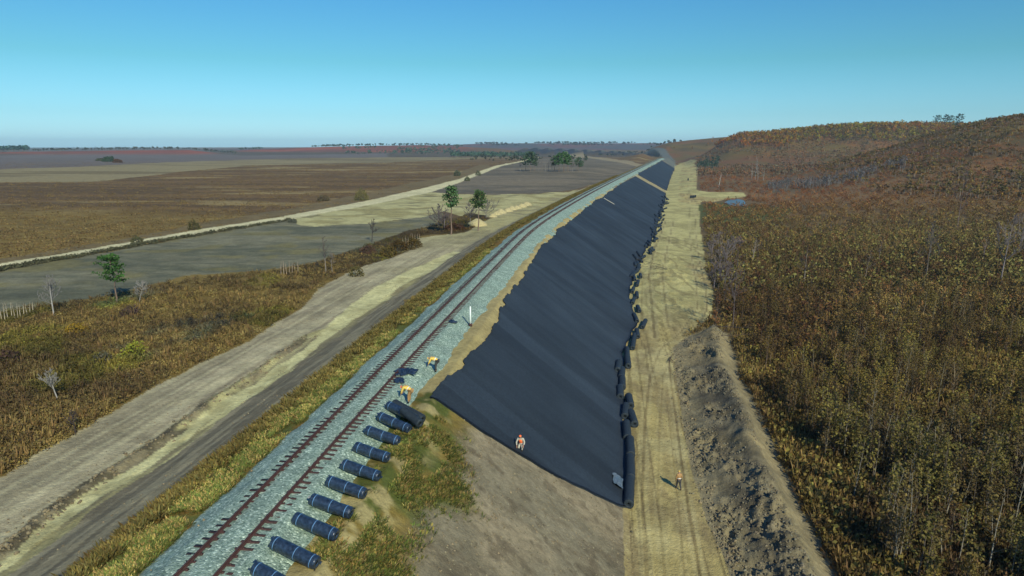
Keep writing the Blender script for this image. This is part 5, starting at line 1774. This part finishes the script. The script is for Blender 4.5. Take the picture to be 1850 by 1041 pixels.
# right side bare trees
place_bare(1806, 529, 380, 211, "tall grey leafless tree with a fan of limbs near the right edge", bark=(.23, .19, .18), spread=.50, first=.36, r0=.17, depth=4)
place_bare(1672, 508, 392, 111, "tall slim leafless tree, nearer one of the pair in the right scrub", bark=(.17, .14, .12), spread=.30, first=.3, r0=.085)
place_bare(1680, 470, 396, 112, "slim leafless tree, farther one of the pair in the right scrub", bark=(.17, .14, .12), spread=.30, first=.3, r0=.085)
place_bare(1452, 519, 442, 113, "faint grey leafless tree standing alone in the middle of the right scrub", bark=(.17, .14, .11), spread=.28, first=.4)
place_bare(1562, 509, 449, 114, "leafless tree with pale stem left of the tall slim pair", bark=(.20, .15, .11), spread=.3, first=.4)
place_bare(1587, 478, 425, 115, "small dark leafless tree behind the pale stemmed one", bark=(.12, .09, .07), spread=.3, first=.4)
place_bare(1729, 416, 292, 116, "very tall thin leafless tree rising on the right hillside", bark=(.17, .13, .12), spread=.2, first=.3, r0=.09)
place_bare(1324, 592, 440, 117, "tall leafless tree beside the bend of the dirt road", bark=(.12, .095, .09), spread=.30, first=.3, r0=.08)
place_bare(1357, 478, 424, 118, "leaning pale leafless tree near the dark upright one by the road", bark=(.28, .23, .18), spread=.25, lean=-.2)
place_bare(1370, 473, 421, 119, "dark upright leafless tree beside the leaning pale one", bark=BARKD, spread=.25)
place_bare(1298, 338, 308, 120, "white dead tree leaning left near the far dirt road", bark=(.50, .48, .42), spread=.14, first=.5, depth=1, lean=-.22, r0=.2)
for i, (a, b, t_) in enumerate([(1358, 325, 294), (1364, 326, 280), (1369, 326, 286), (1379, 326, 300)]):
    place_bare(a, b, t_, 122 + i, "%s white barked dead tree of the far group of four" % ["leftmost", "tallest", "third", "rightmost leaning"][i], bark=(.26, .26, .24), spread=.16, first=.3, depth=2, r0=.16, lean=.1 if i == 3 else 0)
for i, (a, b, t_) in enumerate([(1286, 470, 432), (1296, 450, 415), (1300, 500, 445), (1312, 480, 430), (1290, 520, 470), (1308, 530, 470), (1322, 460, 425), (1335, 455, 424)]):
    place_bare(a, b, t_, 130 + i, "grey leafless shrubby tree in the thicket along the dirt road's right edge", bark=(.18, .15, .15), spread=.55, first=.15, group="grey leafless trees along the road edge")
for i, (a, b, t_) in enumerate([(1258, 318, 300), (1375, 356, 335), (1403, 352, 335), (1580, 310, 290), (1745, 330, 300), (1640, 420, 385), (1500, 420, 395), (1776, 470, 420), (1840, 430, 380), (1420, 440, 415)]):
    place_bare(a, b, t_, 145 + i, "slender dark leafless tree scattered through the far right scrub", bark=(.13, .10, .09), spread=.3, first=.35, depth=2, group="leafless trees scattered in the right scrub")

# ridge pines
def on_ridge(px, D):
    x = (px - 925) / 1275.0 * D
    return Vector((x, D, float(ground_z(x, D)[0]) - .3))


RP = [(1688, 1130, 20, 'lone ridge pine, leftmost of the skyline pines'), (1704, 1125, 21, 'ridge pine, left one of the close skyline pair'), (1713, 1130, 20, 'ridge pine, right one of the close skyline pair'),
      (1727, 1110, 22, 'bushy ridge pine right of the close skyline pair'), (1741, 960, 18, 'ridge pine where the nearer hill begins'), (1747, 900, 17, 'second pine on the left shoulder of the nearer hill'),
      (1768, 740, 10, 'small pine on the nearer hill crest, first from the left'), (1777, 720, 8.5, 'small pine on the nearer hill crest, second from the left'), (1805, 680, 9.5, 'small pine on the nearer hill crest, third from the left'),
      (1816, 670, 8, 'small pine on the nearer hill crest, fourth from the left'), (1826, 660, 8, 'small pine on the nearer hill crest, fifth from the left'), (1836, 650, 7.5, 'last small pine on the nearer hill crest before the picture edge')]
for i, (a, D, h_, lb) in enumerate(RP):
    pine(on_ridge(a, D), h_, 160 + i, lb, c=(.04, .075, .045), crown=.65, width=.36, n=300, csz=.085)
shrub(on_ridge(1722, 1060), 13, 18, 175, (.035, .075, .03), "dark green clump of low trees on the ridge below the skyline pines", lsz=2.0)
shrub(on_ridge(1737, 1000), 13, 20, 176, (.04, .085, .035), "bright green low clump below the skyline pines, right of the dark one", lsz=2.0)

# ---- far woods
def crown_proto(seed, h, w, c, nc=16, trunk=True, csz=1.9, bark=(.22, .18, .14)):
    rg = np.random.default_rng(seed)
    u = rg.normal(size=(nc, 3)); u /= np.linalg.norm(u, axis=1)[:, None]
    C = u * rg.uniform(.3, 1, (nc, 1)) * [w / 2, w / 2, h * .28] + [0, 0, h * .68]
    V, Q = cards(C, rg.uniform(.7, 1.3, nc) * csz, rg, aspect=.8)
    m = MB(); m.add(V, Q, cvar(nc, c, rg, .35))
    if trunk: m.add(*seg_tubes(np.array([[0, 0, -.5]]), np.array([[0, 0, h * .75]]), [.22], [.1], 3), c=bark)
    return m.arr()


AU = [crown_proto(800 + k, (8, 10, 9, 7, 9)[k], (5, 6, 5.5, 5, 6)[k], [(.33, .15, .022), (.31, .215, .025), (.24, .10, .024), (.22, .18, .03), (.14, .085, .03)][k]) for k in range(5)]
n_ = 9000
px_ = rgv.uniform(1185, 2050, n_); D_ = rgv.normal(1075, 120, n_)
xy = np.column_stack([(px_ - 925) / 1275 * D_, D_]); pos = P3(xy)
relief = zat(np.interp(px_, [1190, 1240, 1300, 1400, 1500, 1560, 1650, 1730, 1850, 2100], [272, 268, 266, 264, 262, 262, 262, 262, 262, 262]), D_)
patch = fbm(xy[:, 0] / 90, xy[:, 1] / 60, 410, 3)
kk_ = (pos[:, 2] > relief + (patch - .5) * 30) & (D_ > 820)
pos = pos[kk_]
mul = lerp(np.array([1.1, 1.0, .9]), np.array([.95, 1.15, 1.0]), sst(.4, .6, fbm(pos[:, 0] / 70, pos[:, 1] / 70, 411, 2)))
mul = mul * lerp(np.ones(3), np.array([.9, .55, .8]), sst(380, 280, pos[:, 0]))
tag(obj("autumn_wood", merged("autumn_wood", AU, pos, rgv, .7, 1.2, .25, mul=mul), M_veg), "orange and yellow autumn wood covering the long ridge on the right", "autumn wood", kind="stuff")
# nearer hill: lower shrubby trees
n_ = 9000
px_ = rgv.uniform(1480, 2300, n_); D_ = rgv.uniform(300, 900, n_)
xy = np.column_stack([(px_ - 925) / 1275 * D_, D_]); pos = P3(xy); pos = pos[(pos[:, 2] > -7)]
dens = fbm(pos[:, 0] / 35, pos[:, 1] / 35, 412, 3); pos = pos[dens > .38]
HL = [crown_proto(820 + k, (3.6, 4.5, 3.2, 4)[k], (3.4, 3, 3.6, 3.2)[k], [(.15, .080, .024), (.13, .095, .028), (.20, .12, .028), (.10, .072, .028)][k], nc=12, csz=1.0) for k in range(4)]
tag(obj("hillside_scrub", merged("hillside_scrub", HL, pos, rgv, .6, 1.3, .25), M_veg), "rust and olive scrub covering the nearer hillside on the right", "hillside scrub", kind="stuff")
# reddish band at the foot of the ridge and grey leafless wood
n_ = 9000
px_ = rgv.uniform(1215, 2050, n_); D_ = rgv.uniform(600, 1080, n_)
xy = np.column_stack([(px_ - 925) / 1275 * D_, D_]); xy = xy[right_ok(xy, 12)]; pos = P3(xy)
patch = fbm(pos[:, 0] / 70, pos[:, 1] / 50, 413, 3)
RB = [crown_proto(830 + k, 4, 4, [(.19, .095, .035), (.15, .09, .045), (.16, .125, .065)][k], nc=10, csz=1.3) for k in range(3)]
tag(obj("valley_wood", merged("valley_wood", RB, pos[patch > .36], rgv, .6, 1.2, .2), M_veg), "purplish brown leafless wood at the foot of the ridge", "leafless wood", kind="stuff")
n_ = 900
D_ = rgv.uniform(395, 450, n_) + 20; px_ = rgv.uniform(1390, 1640, n_)
xy = np.column_stack([(px_ - 925) / 1275 * D_, D_]); pos = P3(xy)
GB = [crown_proto(840 + k, 7, 3.4, (.105, .095, .09), nc=9, csz=.9, bark=(.16, .15, .14)) for k in range(2)]
tag(obj("grey_leafless_wood", merged("grey_leafless_wood", GB, pos[fbm(pos[:, 0] / 14, pos[:, 1] / 14, 431, 2) > .42], rgv, .35, .95, .25), M_veg), "hazy grey leafless wood in the valley below the ridge", "leafless wood", kind="stuff")
# dark conifers at the left foot of the ridge
n_ = 90
px_ = rgv.uniform(1236, 1300, n_); D_ = rgv.uniform(760, 900, n_)
xy = np.column_stack([(px_ - 925) / 1275 * D_, D_]); xy = xy[right_ok(xy, 12)]
CF = [crown_proto(850 + k, 11, 4.5, (.05, .085, .055), nc=16, csz=1.6) for k in range(2)]
tag(obj("conifer_wood", merged("conifer_wood", CF, P3(xy), rgv, .6, 1.1, .2), M_veg), "grey green conifers at the left foot of the ridge", "conifer wood", kind="stuff")
# left horizon
def wood(name, label, n, pxr, Dr, c, h, w, sd, amt=.2, cat="distant wood", patchy=0.0):
    px_ = rgv.uniform(*pxr, n); D_ = rgv.uniform(*Dr, n)
    xy = np.column_stack([(px_ - 925) / 1275 * D_, D_])
    if patchy: xy = xy[fbm(xy[:, 0] / 120, xy[:, 1] / 60, sd, 2) > patchy]
    s_, t_, _q = st_of(xy[:, 0], xy[:, 1]); xy = xy[np.abs(t_) > 26]
    pr = [crown_proto(sd + k, h, w, np.array(c) * (1, .8, 1.2)[k], nc=12, csz=w * .45) for k in range(3)]
    tag(obj(name, merged(name, pr, P3(xy), rgv, .6, 1.2, amt), M_veg), label, cat, kind="stuff")


wood("pine_wood", "dark blue-green pine wood on the skyline at the far left", 260, (-60, 52), (1700, 1850), (.035, .075, .06), 15, 8, 860)
wood("skyline_trees", "thin line of dark trees along the low red hills on the left skyline", 170, (60, 430), (1740, 1800), (.06, .07, .05), 9, 6, 870)
wood("skyline_wood", "dark trees along the middle hills of the skyline", 420, (430, 860), (2300, 2450), (.05, .075, .06), 8, 9, 880, patchy=.5)
wood("green_wood", "blue-green wood lying in the middle distance before the middle hills", 700, (815, 965), (1250, 1750), (.055, .10, .065), 9, 8, 890, patchy=.42)
wood("far_green_wood", "patchy green wood on the slopes of the middle hills", 420, (620, 830), (1700, 2200), (.06, .09, .06), 10, 8, 900, patchy=.5)
wood("scattered_trees", "small dark trees dotting the plain before the far embankment", 90, (850, 1060), (900, 1250), (.07, .08, .05), 6, 5, 910)
wood("far_ridge_trees", "dotted trees on the most distant ridge", 600, (860, 1260), (3500, 3900), (.06, .06, .05), 9, 14, 920, patchy=.52)
wood("slope_trees", "small dark trees dotted over the reddish land beyond the line's end", 200, (1080, 1230), (1500, 2200), (.06, .07, .05), 7, 6, 930)

# ---- dirt mounds beside the line
for i, (a, b, w_) in enumerate([(862, 407, 5.5), (888, 392, 3.5), (897, 388, 3.4), (904, 385, 4.2), (917, 382, 3.4), (925, 379, 3.8), (934, 377, 3.4), (943, 374, 3.8), (951, 371, 3.8)]):
    p = at_px(a, b)
    n = 12; th_ = np.linspace(0, 2 * math.pi, n, endpoint=False)
    rr_ = np.array([1.1, .85, .5, .15]) * w_ / 2; zz_ = np.array([-.2, .35, .8, 1.05]) * w_ * .30
    V = []
    for j in range(4):
        jit = 1 + rgv.uniform(-.2, .2, n)
        V.append(np.stack([np.cos(th_) * rr_[j] * jit, np.sin(th_) * rr_[j] * jit, zz_[j] + rgv.uniform(-.1, .1, n)], 1))
    V = np.concatenate(V); i_ = np.arange(4 * n).reshape(4, n); j_ = np.roll(i_, -1, 1)
    Q = np.stack([i_[:-1], j_[:-1], j_[1:], i_[1:]], -1).reshape(-1, 4)
    Q = np.concatenate([Q, [(3 * n, 3 * n + k, 3 * n + k + 1, 3 * n + k + 2) for k in range(1, n - 2, 2)]])
    o = obj("dirt_mound", np_mesh("dirt_mound", V, Q, np.tile([[.42, .36, .18]], (len(V), 1)), smooth=True), M_clod); o.location = p
    tag(o, "%s pale heap of dumped earth beside the line, counting from the tall pines" % ORD[i] if i else "largest pale heap of dumped earth, right at the foot of the tall pine", "dirt mound", "dumped earth heaps")

# ---- fallen branches lying on the dirt road
def fallen(px, py, L, rz, seed, label, c=BARKD):
    p = at_px(px, py)
    T, B, tips = limbs(L, seed, .28, 2, .05, .3, 1)
    root = empty("fallen_branch", p + Vector((0, 0, .25)), rz); root.rotation_euler = (R(86), 0, rz)
    m = MB(); m.add(*segs_arr(T, 5), c=c); obj("stem", m.mesh("stem"), M_bark, root)
    if len(B) > 8:
        m = MB(); m.add(*segs_arr(B, 3), c=c); obj("twigs", m.mesh("twigs"), M_bark, root)
    tag(root, label, "fallen branch")


fallen(1192, 480, 9, R(215), 201, "dark dead branch lying across the ploughed-up middle of the dirt road")
fallen(1205, 488, 7, R(230), 202, "second dead branch lying lower over the ploughed-up soil", )
fallen(1268, 505, 9, R(75), 203, "thin branch lying from the thicket onto the road, upper one")
fallen(1280, 538, 9, R(80), 204, "thin branch lying from the thicket onto the road, lower one")
fallen(1260, 612, 9, R(78), 205, "long thin branch lying across the road bend above the spoil ridge")
fallen(1212, 648, 3, R(-20), 206, "short black branch standing at the left tip of the spoil ridge")
fallen(1290, 592, 6, R(60), 207, "dead branch on top of the spoil ridge's far end")


# ------------------------------------------------------------------ haze in the air
def build_haze():
    Rb = 9600.0; z0, z1 = -30.0, 95.0
    V = np.array([(a * Rb, b * Rb, c) for c in (z0, z1) for b in (-1, 1) for a in (-1, 1)])
    Q = np.array([(0, 2, 3, 1), (4, 5, 7, 6), (0, 1, 5, 4), (2, 6, 7, 3), (0, 4, 6, 2), (1, 3, 7, 5)])
    m = bpy.data.materials.new("haze_air"); m.use_nodes = True
    n = m.node_tree.nodes; n.clear()
    out = n.new("ShaderNodeOutputMaterial"); pv = n.new("ShaderNodeVolumePrincipled")
    pv.inputs["Color"].default_value = (.62, .88, 1.0, 1)
    pv.inputs["Density"].default_value = HAZE
    pv.inputs["Anisotropy"].default_value = .0
    m.node_tree.links.new(pv.outputs[0], out.inputs["Volume"])
    o = obj("haze", np_mesh("haze", V, Q), m)
    tag(o, "thin blue haze that softens the far hills and horizon", "haze", kind="stuff")


HAZE = 0.00008
build_haze()
